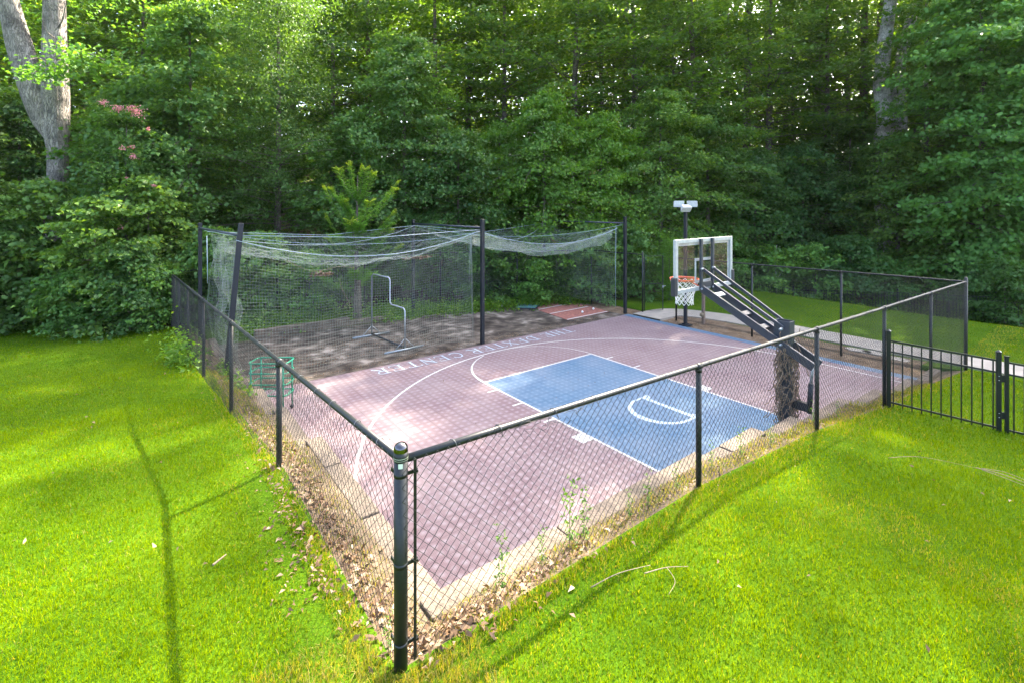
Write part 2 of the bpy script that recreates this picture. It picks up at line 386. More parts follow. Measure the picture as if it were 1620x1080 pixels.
def glassmat():
    m = bpy.data.materials.new('dusty_glass'); m.use_nodes = True; n = m.node_tree.nodes; l = m.node_tree.links
    out = n['Material Output']; b = n['Principled BSDF']; b.inputs['Base Color'].default_value = (.07, .10, .075, 1); b.inputs['Roughness'].default_value = .7
    tr = n.new('ShaderNodeBsdfTransparent'); gl = n.new('ShaderNodeBsdfGlossy'); gl.inputs['Roughness'].default_value = .05
    tc = n.new('ShaderNodeTexCoord'); t = n.new('ShaderNodeTexNoise'); t.inputs['Scale'].default_value = 6; t.inputs['Detail'].default_value = 8
    l.new(tc.outputs['Object'], t.inputs['Vector'])
    r = n.new('ShaderNodeMapRange'); r.inputs[1].default_value = .3; r.inputs[2].default_value = .75; r.inputs[3].default_value = .0; r.inputs[4].default_value = .12
    l.new(t.outputs['Fac'], r.inputs[0])
    m1 = n.new('ShaderNodeMixShader'); l.new(r.outputs[0], m1.inputs[0]); l.new(tr.outputs[0], m1.inputs[1]); l.new(b.outputs[0], m1.inputs[2])
    m2 = n.new('ShaderNodeMixShader'); m2.inputs[0].default_value = .06; l.new(m1.outputs[0], m2.inputs[1]); l.new(gl.outputs[0], m2.inputs[2])
    l.new(m2.outputs[0], out.inputs[0]); return m
M['glass'] = glassmat()

# ------------------------------------------------------------------ terrain
def zF(x): return np.interp(x, [-5.28, -2.3, .42, 3.11, 6.0, 9.0, 10.0, 11.0, 60], [1.58, 1.55, 1.31, .93, .66, .30, .05, 0, 0])
def zL(y): return np.interp(y, [-6.94, -4.2, -1.4, 1.8, 4.9, 10.1, 14, 60], [1.58, 1.55, 1.16, .80, .40, .17, .12, .12])
SPF = [(-4.87, -1.38, 1.36), (-1.38, -.06, 1.26), (-.06, 1.1, 1.115), (1.1, 2.95, .93), (2.95, 4.7, .68), (4.7, 6.9, .42), (6.9, 8.9, .22)]
SPL = [(-6.33, -3.3, 1.33), (-3.3, -1.5, 1.12), (-1.5, .3, .86), (.3, 2.2, .6), (2.2, 4.4, .38), (4.4, 7.6, .2)]
def steps(q, sp, z0, z1):
    xp = [-99]; zp = [z0]
    for a, c, h in sp: xp += [a + .04, c - .04]; zp += [h + .036, h + .036]
    return np.interp(q, xp + [sp[-1][1] + .5], zp + [z1])
def wallF(x): return steps(x, SPF, 1.38, .05)
def wallL(y): return steps(y, SPL, 1.35, .05)
def terrain(x, y):
    x = np.asarray(x, float); y = np.asarray(y, float)
    s = (x - CAM[0]) * FW[0] + (y - CAM[1]) * FW[1]
    # right hand yard: level by the path, crest, then a dip at the far iron fence
    crest = np.interp(x, [9.6, 11.8, 14, 17.2, 19.5, 22.5, 30], [0, 0, .04, .06, -.35, -1, -1])
    dip = np.interp(y, [-9, 3, 10], [.95, 1.65, 1.0])
    right = np.where(crest < 0, crest * dip, crest)
    front = zF(np.maximum(x, -5.28)); left = zL(np.maximum(y, -6.94))
    back = .24 * np.clip((y - 7.75) / .05, 0, 1) * np.clip((1.2 - x) / 2.5, 0, 1)
    z = np.where(x > 9.5, np.where(y > -6.95, right + zF(x) * np.clip((-5.4 - y) / 1.5, 0, 1), right + front * np.clip((12 - x) / 2, 0, 1)), -.03 + back)
    z = np.where((y <= -6.52) & (x <= 9.5), np.where(y > -6.95, wallF(x) - .04 + (front - wallF(x) + .04) * np.clip((-6.52 - y) / .43, 0, 1), front), z)
    inl = (x <= -4.855) & (y > -6.52)
    tl = np.clip((-4.855 - x) / .44, 0, 1)
    wl = wallL(y) - .04
    z = np.where(inl, wl + (left - wl) * tl, z)
    both = (x <= -4.855) & (y <= -6.52)
    cx = np.clip((-4.855 - x) / .44, 0, 1); cy = np.clip((-6.52 - y) / .43, 0, 1)
    z = np.where(both, 1.33 + (left + front - 1.58 - 1.33) * np.maximum(cx, cy), z)
    hill = np.minimum(.20 * np.maximum(0, s - 31) + .004 * np.maximum(0, s - 40) ** 1.5, 15)
    lawnbump = (vnoise(x, y, 2.3, 3) - .5) * .07 * ((x < -5.5) | (y < -7.1) | (x > 12.5))
    return z + hill + lawnbump
def tz(x, y): return float(terrain(np.array([x]), np.array([y]))[0])

xs = np.unique(np.concatenate([np.arange(-160, -24, 8), np.arange(-24, -6, .5), np.arange(-6, 24.1, .25), [-4.856, -4.850, -5.3, -5.13, 9.499, 9.501], np.arange(25, 60, 2), np.arange(60, 200, 8)]))
ys = np.unique(np.concatenate([np.arange(-160, -16, 8), np.arange(-16, 16.1, .25), [-6.521, -6.515, -6.95, -6.78, 7.76, 7.80], np.arange(17, 60, 2), np.arange(60, 200, 8)]))
X, Y = np.meshgrid(xs, ys); Z = terrain(X, Y)
V = np.stack([X.ravel(), Y.ravel(), Z.ravel()], 1); nx = len(xs)
ii, jj = np.meshgrid(np.arange(len(ys) - 1), np.arange(nx - 1), indexing='ij')
Q = np.stack([ii * nx + jj, ii * nx + jj + 1, (ii + 1) * nx + jj + 1, (ii + 1) * nx + jj], -1).reshape(-1, 4)
fc = V[Q].mean(1); fx, fy = fc[:, 0], fc[:, 1]
sd_ = (fx - CAM[0]) * FW[0] + (fy - CAM[1]) * FW[1]
wob = vnoise(fx, fy, 1.7, 5) * 1.6
cls = np.full(len(Q), 1)                                   # 1 forest floor
lawnL = (fx < -5.3) & (sd_ < 15.6 + wob) & (fx > -40)
lawnF = (fy < -6.95) & (fx < 10.3) & (sd_ < 24)
lawnR = (fx >= 9.5) & (sd_ < 26.0 + wob) & (fx < 24.5 + wob) & (fy < 4.2 + wob * .6)
lawnB = (fx > -4.855) & (fx < 9.5) & (fy > 7.0) & (fy < 9.2 + wob)
cls[lawnB] = 0; cls[lawnL | lawnF] = 0; cls[lawnR] = 0
inside = (fx > -4.855) & (fx < 9.5) & (fy > -6.52) & (fy < 7.0)
cls[inside] = 2
strip = ((fx > -5.3) & (fx <= -4.855) & (fy < 10) & (fy > -6.95)) | ((fy > -6.95) & (fy <= -6.52) & (fx < 9.5) & (fx > -5.3))
cls[strip] = 3
cls[(fx >= 9.5) & (fx < 10.3) & (fy > -6.0) & (fy < 1.2)] = 2
for k, (nm, m) in enumerate((('lawn', M['lawn']), ('forest_floor', M['forest']), ('mulch_bed', M['mulch']), ('soil_strip', M['soil']))):
    q = Q[cls == k]; u, inv = np.unique(q, return_inverse=True)
    o = link(nm, raw_mesh(nm, V[u], inv.reshape(-1, 4), smooth=True), m); o['kind'] = 'structure'

# ------------------------------------------------------------------ court, path, cage floor
CX0, CX1, CY0, CY1 = -4.66, 8.557, -6.32, 2.644
b = MB(); b.prism([(CX0, CY0), (8.24, CY0), (8.24, CY1), (CX0, CY1)], -.02, 0.0)
court = tag(b.build('court_surface', M['tile']), kind='structure')
b = MB(); b.prism([(8.244, CY0), (CX1, CY0), (CX1, CY1), (8.244, CY1)], -.02, 0.0)
b.build('blue_border', M['tileblue'], court)
b = MB(); b.add([(0, CY0, .004), (3.66, CY0, .004), (3.66, 0, .004), (0, 0, .004)], [(0, 1, 2, 3)])
b.build('painted_key', M['tileblue'], court)
LW = .05; Z1 = .008
b = MB()
b.ribbon([(-.02, 0), (3.68, 0)], LW, Z1); b.ribbon([(0, -.03), (0, CY0)], LW, Z1); b.ribbon([(3.66, -.03), (3.66, CY0)], LW, Z1)
for yy in (-.55, -1.47, -2.45):
    b.ribbon([(-.03, yy), (-.28, yy)], LW, Z1); b.ribbon([(3.69, yy), (3.94, yy)], LW, Z1)
b.ribbon([(-.03, -3.35), (-.28, -3.35)], .3, Z1); b.ribbon([(3.69, -3.35), (3.94, -3.35)], .3, Z1)
b.build('lane_line', M['linewhite'], court)
b = MB(); a = np.linspace(0, math.pi, 70)
P = [(1.83 - 6.02, CY0)] + [(1.83 - 6.02 * math.cos(t), -4.19 + 6.02 * math.sin(t)) for t in a] + [(1.83 + 6.02, CY0)]
b.ribbon(P, LW, Z1); b.build('three_point_line', M['linewhite'], court)
b = MB(); a = np.linspace(math.pi * .995, math.pi * .62, 26)
b.ribbon([(1.83 + 1.83 * math.cos(t), 1.83 * math.sin(t)) for t in a], np.linspace(.065, .03, 26), Z1 + .004)
a = np.linspace(math.pi * .5, math.pi * .005, 30)
b.ribbon([(1.83 + 1.83 * math.cos(t), 1.83 * math.sin(t)) for t in a], np.linspace(.022, .03, 30), Z1 + .004)
b.build('free_throw_circle', M['linewhite'], court)

# lettering: strokes in a unit box (x right, y up), thick and thin like a roman face, with serifs
def arc(cx, cy, rx, ry, a0, a1, n=14):
    return [(cx + rx * math.cos(math.radians(t)), cy + ry * math.sin(math.radians(t))) for t in np.linspace(a0, a1, n)]
TK, TN = .15, .06
GL = {
 'T': [([(.5, 0), (.5, 1)], TK), ([(.05, .97), (.95, .97)], TN), ([(.06, .98), (.03, .78)], TN), ([(.94, .98), (.97, .78)], TN), ([(.32, .02), (.68, .02)], TN)],
 'H': [([(.2, 0), (.2, 1)], TK), ([(.8, 0), (.8, 1)], TK), ([(.2, .5), (.8, .5)], TN)] + [([(x - .15, y), (x + .15, y)], TN) for x in (.2, .8) for y in (.02, .98)],
 'E': [([(.25, 0), (.25, 1)], TK), ([(.08, .97), (.88, .97)], TN), ([(.25, .52), (.66, .52)], TN), ([(.08, .03), (.9, .03)], TN), ([(.87, .98), (.9, .78)], TN), ([(.9, .02), (.94, .25)], TN), ([(.66, .42), (.66, .62)], TN)],
 'D': [([(.22, 0), (.22, 1)], TK), ([(.05, .97), (.45, .97)] + arc(.45, .5, .45, .47, 90, -90) + [(.05, .03)], .10)],
 'X': [([(.12, .98), (.88, .02)], TK), ([(.85, .98), (.15, .02)], TN)] + [([(x - .13, y), (x + .13, y)], TN) for x in (.13, .86) for y in (.02, .98)],
 'R': [([(.22, 0), (.22, 1)], TK), ([(.05, .97), (.5, .97)] + arc(.5, .74, .27, .23, 90, -90, 10) + [(.22, .51)], .09), ([(.45, .51), (.78, .06), (.98, .03)], TK * .9), ([(.06, .02), (.4, .02)], TN)],
 'C': [(arc(.52, .5, .42, .48, 48, 312, 20), .11), ([(.83, .98), (.82, .68)], TN), ([(.84, .02), (.84, .25)], TN)],
 'N': [([(.17, 0), (.17, 1)], TN), ([(.12, .98), (.84, .02)], TK), ([(.83, 0), (.83, 1)], TN), ([(.02, .02), (.32, .02)], TN), ([(.68, .98), (.98, .98)], TN), ([(0.02, .98), (.2, .98)], TN)],
}
def letters(word, x_right, x_left, y_base, h, name, parent):
    """word painted to be read from the far side: runs towards -X, its top towards -Y"""
    adv = (x_right - x_left) / len(word)
    b = MB()
    for i, ch in enumerate(word):
        for j, (P, t) in enumerate(GL[ch]):
            b.ribbon([(x_right - (i + .04 + p[0] * .88) * adv, y_base - p[1] * h) for p in P], t * .8 * min(adv, h), Z1 + .0006 * j)
    return b.build(name, M['lineblue'], parent)
letters('THE', 5.1, 3.78, 2.46, .46, 'lettering', court)
letters('DEXTER', 3.55, .98, 2.46, .46, 'lettering', court)
letters('CENTER', .78, -1.85, 2.46, .46, 'lettering', court)
b = MB(); D = lambda u, v: (2.36 - u * 1.0, -2.84 - v * 1.28)
b.ribbon([D(.12, 0), D(.12, 1)], .11, .010)
b.ribbon([D(-.05, .995), D(.35, .985)] + [D(*p) for p in arc(.35, .5, .62, .485, 90, -90, 26)] + [D(-.05, .005)], np.r_[.05, np.interp(np.linspace(0, 1, 27), [0, .2, .5, .8, 1], [.06, .09, .14, .09, .06]), .05], .0106)
b.ribbon([D(-.06, -.02), D(0.06, .10)], .07, .0112); b.ribbon([D(-.06, 1.02), D(.06, .90)], .07, .0112)
b.build('letter_mark', M['lineblue'], court)

b = MB(); b.prism([(CX0, 2.66), (8.3, 2.66), (8.3, 5.4), (6.4, 7.1), (-4.7, 7.45)], -.02, .004)
tag(b.build('cage_floor', M['asphalt']), kind='structure')
b = MB()
ctr = [(10.9, -40), (10.9, -25), (10.95, -14), (11.0, -10), (11.0, -7.6), (11.0, -4.2), (10.98, -1.5), (10.7, .6), (10.05, 1.75), (8.62, 1.85)]
def smooth(P, n=8):
    P = np.array(P, float); out = []
    for i in range(len(P) - 1):
        p0 = P[max(i - 1, 0)]; p1 = P[i]; p2 = P[i + 1]; p3 = P[min(i + 2, len(P) - 1)]
        for t in np.linspace(0, 1, n, endpoint=False):
            out.append(.5 * ((2 * p1) + (-p0 + p2) * t + (2 * p0 - 5 * p1 + 4 * p2 - p3) * t * t + (-p0 + 3 * p1 - 3 * p2 + p3) * t ** 3))
    out.append(P[-1]); return np.array(out)
C2 = smooth(ctr); T = np.gradient(C2, axis=0); T /= np.linalg.norm(T, axis=1)[:, None]; N = np.stack([-T[:, 1], T[:, 0]], 1)
wd = .62
def pz(p): return max(.0, float(terrain(np.array([p[0]]), np.array([p[1]]))[0])) + .035
Lp = C2 + N * wd; Rp = C2 - N * wd
VV = []
for l_, r_ in zip(Lp, Rp):
    zz = .5 * (pz(l_) + pz(r_)); VV += [(*l_, zz), (*r_, zz), (*l_, zz - .15), (*r_, zz - .15)]
FF = []
for i in range(len(Lp) - 1):
    a = 4 * i; c = a + 4
    FF += [(a, a + 1, c + 1, c), (a + 2, a, c, c + 2), (a + 1, a + 3, c + 3, c + 1)]
b.add(VV, FF); tag(b.build('path', M['concrete']), kind='structure')

# ------------------------------------------------------------------ retaining walls (stepped blocks)
def block(b, x0, x1, y0, y1, z0, z1, slope=0, axis=0):
    s = slope
    V = [(x0, y0, z0), (x1, y0, z0), (x1, y1, z0), (x0, y1, z0), (x0, y0, z1), (x1, y0, z1), (x1, y1, z1), (x0, y1, z1)]
    b.add(V, [(0, 3, 2, 1), (4, 5, 6, 7), (0, 1, 5, 4), (1, 2, 6, 5), (2, 3, 7, 6), (3, 0, 4, 7)])
def course_wall(b, spans, fixed, axis, rg):
    """spans (a0,a1,top); blocks about half a metre long and 0.2 high with small offsets"""
    for a0, a1, top in spans:
        z = 0.0; k = 0
        while z < top - .02:
            h = min(.21, top - z)
            if top - z - h < .06: h = top - z
            a = a0; first = True
            while a < a1 - .02:
                L = rg.uniform(.9, 1.4) if not (first and k % 2) else .5
                e = a + L
                if a1 - e < .15: e = a1
                o = rg.uniform(-.008, .008); g = .004
                dz = rg.uniform(-.012, .012) if z + h >= top - .02 else 0
                f0, f1 = fixed[0] + o, fixed[1] + o
                A0, A1 = a + g, e - g
                if axis == 0: block(b, A0, A1, f0, f1, z - (.1 if z == 0 else 0), z + h - .003 + dz)
                else: block(b, f0, f1, A0, A1, z - (.1 if z == 0 else 0), z + h - .003 + dz)
                a = e; first = False
            z += h; k += 1
rg = np.random.default_rng(3)
b = MB(); course_wall(b, SPF, (-6.53, -6.335), 0, rg)
t = tag(b.build('retaining_wall', M['wall']), 'tan block retaining wall stepping down beside the blue key', 'retaining wall')
def soften(o, wdt):
    md = o.modifiers.new('bevel', 'BEVEL'); md.width = wdt; md.segments = 2; md.limit_method = 'ANGLE'
soften(t, .012)
b = MB(); course_wall(b, SPL, (-4.86, -4.67), 1, rg)
t = tag(b.build('retaining_wall', M['wall']), 'tan block retaining wall descending behind the green ball rack', 'retaining wall'); soften(t, .012)
b = MB(); course_wall(b, [(-3.6, -.6, .24), (-.6, .9, .12)], (7.5, 7.74), 0, rg)
t = tag(b.build('retaining_wall', M['oldblock']), 'low tan block edging behind the batting cage', 'retaining wall'); soften(t, .012)

# ------------------------------------------------------------------ chain link fences
def link_mesh(A, B, topA, topB, off, sag=None, amp=.006, seed=0, bottom=None, r=.0021, n=4, gap=.03, cell=.0365):
    A = np.array(A, float); B = np.array(B, float); L = np.linalg.norm(B - A); d = (B - A) / L; nn = np.array([-d[1], d[0]])
    ncol = int(L / cell); lines = []
    ph = np.random.default_rng(seed)
    zb_s = np.linspace(0, L, 60)
    gx = A[0] + d[0] * zb_s + nn[0] * off; gy = A[1] + d[1] * zb_s + nn[1] * off
    zb = terrain(gx, gy) + gap if bottom is None else np.full(60, bottom)
    for i in range(ncol):
        s0 = i * cell; f = s0 / L; top = topA + (topB - topA) * f
        if sag is not None: top = top - sag(s0)
        bot = np.interp(s0, zb_s, zb); m = max(2, int((top - bot) / cell))
        j = np.arange(m + 1)
        s = s0 + ((j + i) % 2) * cell
        z = top - j * cell
        wv = amp * np.sin(s0 * 2.1 + z * 1.7 + seed) + amp * .8 * np.sin(s0 * 5.3 - z * 3.1)
        s = s + .010 * np.sin(z * 6.1 + s0 * 1.3 + seed) + ph.normal(0, .0012, m + 1)
        z = z + .010 * np.sin(s0 * 3.7 + z * 2.3) + ph.normal(0, .001, m + 1)
        o = off + wv + np.where(j % 2 == 0, .0022, -.0022)
        P = np.stack([A[0] + d[0] * s + nn[0] * o, A[1] + d[1] * s + nn[1] * o, z], 1)
        lines.append(P)
    return fast_tubes(lines, r, n)
def rail(A, B, zA, zB, r=.021, wob=.004, n=12, k=24):
    A = np.array(A, float); B = np.array(B, float); t = np.linspace(0, 1, k)
    P = np.c_[A[None] + (B - A)[None] * t[:, None], zA + (zB - zA) * t + wob * np.sin(t * 9)]
    return MB().tube(P, r, n)
def post(xy, z0, z1, r=.03, n=14): return MB().tube([(*xy, z0), (*xy, z1)], r, n)
def fence(label, A, B, zA, zB, stations, off, seed, sag=None, rtop=.021, rpost=.03, r=.00185, n=4, bot=None, cell=.0365, ties=True, post_top=.03):
    """stations: distances along the run where a line post stands"""
    A = np.array(A, float); B = np.array(B, float); L = np.linalg.norm(B - A); d = (B - A) / L; nn = np.array([-d[1], d[0]])
    f = thing('chain_link_fence', label, 'fence', (A[0], A[1], tz(A[0], A[1])))
    for s in stations:
        p = A + d * s; z1 = zA + (zB - zA) * s / L
        bb = post(p, tz(*p) - .2, z1 - .022, rpost); bb.tube([(*(p), z1 - .05), (*(p), z1 - .02)], rpost + .006, 14)
        bb.tube([(*(p - d * .035), z1), (*(p + d * .035), z1)], rtop + .007, 12)
        bb.build('post', M['postblack'], f)
    rail(A, B, zA, zB, rtop).build('top_rail', M['postblack'], f)
    V, F = link_mesh(A, B, zA + .012, zB + .012, off, sag, seed=seed, r=r, n=n, bottom=bot, cell=cell)
    link('chain_link_mesh', raw_mesh('chain_link_mesh', V - ORG[f.name], F), M['wire'], f)
    if ties:
        tl = []
        rr = np.random.default_rng(seed + 5)
        for s in np.arange(.25, min(L, 12), .42):
            s = s + rr.normal(0, .07)
            c = A + d * s; zc = zA + (zB - zA) * s / L
            a = np.linspace(-2.4, 3.3, 12); R_ = rtop + .006
            P = np.stack([c[0] + nn[0] * np.cos(a) * R_ + d[0] * np.linspace(-.02, .02, 12), c[1] + nn[1] * np.cos(a) * R_ + d[1] * np.linspace(-.02, .02, 12), zc + np.sin(a) * R_], 1)
            P = np.concatenate([P, P[-1:] + np.array([[rr.normal(0, .012), rr.normal(0, .012), -.045]])])
            V, F = fast_tubes([P], .0024, 5)
            link('tie_wire', raw_mesh('tie_wire', V - ORG[f.name], F), M['tie'], f)
    return f
P0 = np.array([-5.28, -6.94]); C0 = np.array([9.2, -6.92]); E0 = np.array([-5.62, 10.12])
def near_sag(s):
    return .085 * math.exp(-((s - 1.02) / .26) ** 2) + .012 * max(0, math.sin(s * 4.1)) + (.03 if 6.9 < s < 7.4 else 0)
fN = fence('black chain link fence before the blue key, with the capped corner post', P0, C0, 2.735, 2.36,
           [2.98, 5.7, 8.39, 11.28], -.032, 1, near_sag, rtop=.0215, rpost=.026)
# corner post with domed cap, bands and tension bar
b = post(P0, 1.3, 2.75, .038, 24); cp = b.build('corner_post', M['postblack'], fN)
b = MB(); b.tube([(*P0, 2.735), (*P0, 2.785)], .0405, 24); b.build('cap_collar', M['postblack'], cp)
b = MB(); b.tube([(*P0, 2.755), (*P0, 2.757)], .0413, 24, caps=False); b.tube([(*P0, 2.744), (*P0, 2.7455)], .0413, 24, caps=False); b.build('cap_edge', M['sticker'], cp)
b = MB(); b.tube([(*P0, 2.785), (*P0, 2.80)], .0395, 24, caps=False); b.dome((*P0, 2.80), .0395, .034, 24, 8); b.build('cap', M['cap'], cp)
ddv = (C0 - P0) / np.linalg.norm(C0 - P0); dle = (E0 - P0) / np.linalg.norm(E0 - P0)
for zb_ in (2.66, 2.16, 1.72):
    b = MB(); b.tube([(*P0, zb_ - .012), (*P0, zb_ + .012)], .0395, 24)
    q = P0 + ddv * .062 + np.array([0, -.02]); b.box((q[0], q[1], zb_), (.06, .008, .02), math.atan2(ddv[1], ddv[0]))
    b.box((q[0] + .02, q[1] - .006, zb_), (.014, .02, .014), 0)
    q = P0 + dle * .055 + np.array([-.02, 0]); b.box((q[0], q[1], zb_), (.05, .008, .02), math.atan2(dle[1], dle[0]))
    b.build('tension_band', M['postblack'], cp)
q = P0 + ddv * .072 + np.array([0, -.03])
MB().box((q[0], q[1], 2.17), (.016, .006, 1.12), 0).build('tension_bar', M['postblack'], fN)
b = MB()
a = np.linspace(-2.35, -1.75, 6)
V_ = [(P0[0] + .0400 * math.cos(t), P0[1] + .0400 * math.sin(t), z) for z in (2.705, 2.732) for t in a]
b.add(V_, [(i, i + 1, i + 7, i + 6) for i in range(5)]); b.build('label', M['sticker'], cp)
b = MB()   # corner end post shared with the far run
b.tube([(*C0, -.1), (*C0, 2.44)], .036, 18); b.dome((*C0, 2.44), .036, .03); b.build('corner_post', M['postblack'], fN)
# loose torn wires under the rail
rr = np.random.default_rng(11); tl = []
for s in np.arange(.62, 1.42, .05):
    c = P0 + ddv * s; zt = 2.735 - near_sag(s) + .01; n_ = 7
    P = np.zeros((n_, 3)); P[0] = (c[0], c[1] - .03, zt - .01)
    for k in range(1, n_): P[k] = P[k - 1] + np.array([rr.normal(.015, .02), rr.normal(-.002, .012), rr.normal(.004, .016)])
    tl.append(P)
V_, F_ = fast_tubes(tl, .0021, 4); link('torn_wire', raw_mesh('torn_wire', V_ - ORG[fN.name], F_), M['wire'], fN)

Ll = np.linalg.norm(E0 - P0)
fence('black chain link fence running along the left lawn up to the trees', P0 + dle * .03, E0, 2.735, 1.92, [2.7, 5.5, 8.7, 11.8, 14.4, 16.0], .032, 2, rtop=.0215, rpost=.027)
b = MB(); b.tube([(*E0, 0), (*E0, 2.06)], .035, 14); b.dome((*E0, 2.06), .035, .03)
b.build('post', M['postblack'], [o for o in bpy.data.objects if o.name == 'chain_link_fence.001'][0])
G1 = np.array([9.2, .95]); G2 = np.array([9.2, 2.45])
fence('black chain link fence between the court and the curving path', C0 + np.array([0, .03]), G1, 2.36, 2.28, [2.56, 5.06], .03, 3, r=.0024, n=3, ties=False)
b = post(G1, -.1, 2.32, .034); b.dome((*G1, 2.32), .034, .03); b.build('post', M['postblack'], bpy.data.objects['chain_link_fence.002'])
K1 = np.array([8.9, 4.9]); K2 = np.array([3.42, 8.25])
fz = thing('chain_link_fence', 'black chain link fence behind the batting cage against the woods', 'fence', (*G2, 0))
pl = [G2, K1, K2, E0]; zz = [2.28, 2.3, 2.25, 2.0]
VV_, FF_, bb_ = [], [], 0
for i in range(3):
    rail(pl[i], pl[i + 1], zz[i], zz[i + 1], .02).build('top_rail', M['postblack'], fz)
    V_, F_ = link_mesh(pl[i], pl[i + 1], zz[i], zz[i + 1], .03, seed=10 + i, r=.0026, n=3, cell=.05); VV_.append(V_); FF_.append(F_ + bb_); bb_ += len(V_)
link('chain_link_mesh', raw_mesh('chain_link_mesh', np.concatenate(VV_) - ORG[fz.name], np.concatenate(FF_)), M['wire'], fz)
for p, z1 in ((G2, 2.36), (K1, 2.33), (.5 * (K1 + K2), 2.28), (K2, 2.28), (K2 + (E0 - K2) * .33, 2.17), (K2 + (E0 - K2) * .66, 2.08)):
    b = post(p, -.1, z1, .032); b.dome((*p, z1), .034, .035); b.build('post', M['postblack'], fz)
# open chain link gate
gt = thing('chain_link_gate', 'open black chain link gate standing ajar beside the tall cage post', 'gate', (*G2, 0))
g0 = G2 + np.array([.07, -.03]); g1 = g0 + np.array([.72, -.34])
b = MB(); b.tube([(*g0, .08), (*g1, .08), (*g1, 2.22), (*g0, 2.22)], .02, 10, closed=True)
b.tube([(*g0, 1.12), (*g1, 1.12)], .016, 8); b.build('gate_frame', M['postblack'], gt)
V_, F_ = link_mesh(g0, g1, 2.2, 2.2, .018, seed=21, bottom=.09, r=.0024, n=3, cell=.045); link('chain_link_mesh', raw_mesh('chain_link_mesh', V_ - ORG[gt.name], F_), M['wire'], gt)
b = MB(); b.tube([(*(g1 + np.array([.02, -.02])), 1.0), (*(g1 + np.array([.10, -.06])), 1.03)], .012, 8); b.box((*g1, 1.0), (.05, .05, .1)); b.build('latch', M['galv'], gt)

# ------------------------------------------------------------------ iron fence and gate beside the near corner of the right lawn
S_ = np.array([3.10, -6.99]); Eg = np.array([3.52, -8.19])
def iron_panel(a, c, z0a, z0c, H, npk, parent, low=.12, th=.016, acc=None):
    d = (c - a); L = np.linalg.norm(d); d = d / L; ang = math.atan2(d[1], d[0]); n2 = np.array([-d[1], d[0]])
    zr = lambda f: z0a + (z0c - z0a) * f
    for hh, s in ((H, .028), (H - .17, .024), (low, .028)):
        A_ = np.array([*a, z0a + hh]); B_ = np.array([*c, z0c + hh]); ax = (B_ - A_) / np.linalg.norm(B_ - A_)
        up = np.cross(ax, [*n2, 0]); MB().box((A_ + B_) / 2, (np.linalg.norm(B_ - A_), .026, s), axes=[ax, [*n2, 0], up], bev=.003).build('rail', M['iron'], parent)
    b = acc if acc is not None else MB()
    for i in range(npk):
        f = (i + .5) / npk; p = a + (c - a) * f; z = zr(f)
        b.box((p[0], p[1], z + (low - .09 + H - .012) / 2), (th, th, H - .012 - low + .09), ang)
        if acc is None: b.build('picket', M['iron'], parent); b = MB()
f = thing('iron_fence', 'black iron picket fence panel joining the chain link fence on the lawn', 'fence', (*S_, .9))
iron_panel(S_, Eg, .90, .80, 1.10, 11, f)
for p, z0, h in ((S_, .9, 1.24), (Eg, .8, 1.22)):
    b = MB().box((*p, z0 + h / 2 - .15), (.056, .056, h + .3), math.atan2(*(Eg - S_)[::-1]), bev=.004)
    b.box((*p, z0 + h + .006), (.066, .066, .014), math.atan2(*(Eg - S_)[::-1]), bev=.004)
    V_ = [(p[0] + dx * .03, p[1] + dy * .03, z0 + h + .013) for dx, dy in ((-1, -1), (1, -1), (1, 1), (-1, 1))] + [(*p, z0 + h + .04)]
    b.add(V_, [(0, 1, 4), (1, 2, 4), (2, 3, 4), (3, 0, 4)])
    b.build('post', M['iron'], f)
dg = (Eg - S_) / np.linalg.norm(Eg - S_)
g0 = Eg + dg * .085; g1 = g0 + dg * 1.1
gt2 = thing('iron_gate', 'black iron picket gate hinged to the picket fence post', 'gate', (*g0, .8))
iron_panel(g0 + dg * .02, g1, .79, .70, 1.10, 10, gt2)
b = MB().box((*g0, .79 + .58), (.045, .045, 1.2), math.atan2(dg[1], dg[0]), bev=.004).box((*g0, .79 + 1.187), (.052, .052, .014), math.atan2(dg[1], dg[0])); b.build('gate_stile', M['iron'], gt2)
b = MB().box((*g1, .70 + .58), (.045, .045, 1.2), math.atan2(dg[1], dg[0]), bev=.004); b.build('gate_stile', M['iron'], gt2)
for hz in (.32, .86):
    q = (Eg + g0) / 2; b = MB().box((*q, .79 + hz), (.05, .03, .10), math.atan2(dg[1], dg[0]), bev=.003)
    hb = b.build('hinge', M['iron'], gt2)
    nrm = np.array([-dg[1], dg[0]]); nrm = nrm if nrm @ (CAM[:2] - Eg) > 0 else -nrm
    for zz_ in (.03, -.03): qq = Eg + nrm * .031; MB().dome((qq[0], qq[1], .79 + hz + zz_), .007, .007, 8, 3).build('screw', M['white'], hb)

# far iron fence at the wood's edge
fp = [place(1120, 28.5), place(1255, 27.0), place(1330, 25.8), place(1420, 24.6), place(1500, 23.4), place(1575, 22.4), place(1660, 21.6), place(1800, 20.6)]
ff = thing('iron_fence', 'low black iron picket fence at the edge of the woods beyond the path', 'fence', (*fp[0], tz(*fp[0])))
acc = MB()
for i in range(len(fp) - 1):
    a, c = np.array(fp[i]), np.array(fp[i + 1]); L = np.linalg.norm(c - a); npk = int(L / .115)
    za, zc = tz(*a), tz(*c)
    iron_panel(a, c, za, zc, 1.15, npk, ff, th=.02, acc=acc)
    MB().box((*a, za + .6), (.06, .06, 1.5)).box((*a, za + 1.36), (.07, .07, .02)).build('post', M['iron'], ff)

acc.build('pickets', M['iron'], ff)['kind'] = 'stuff'

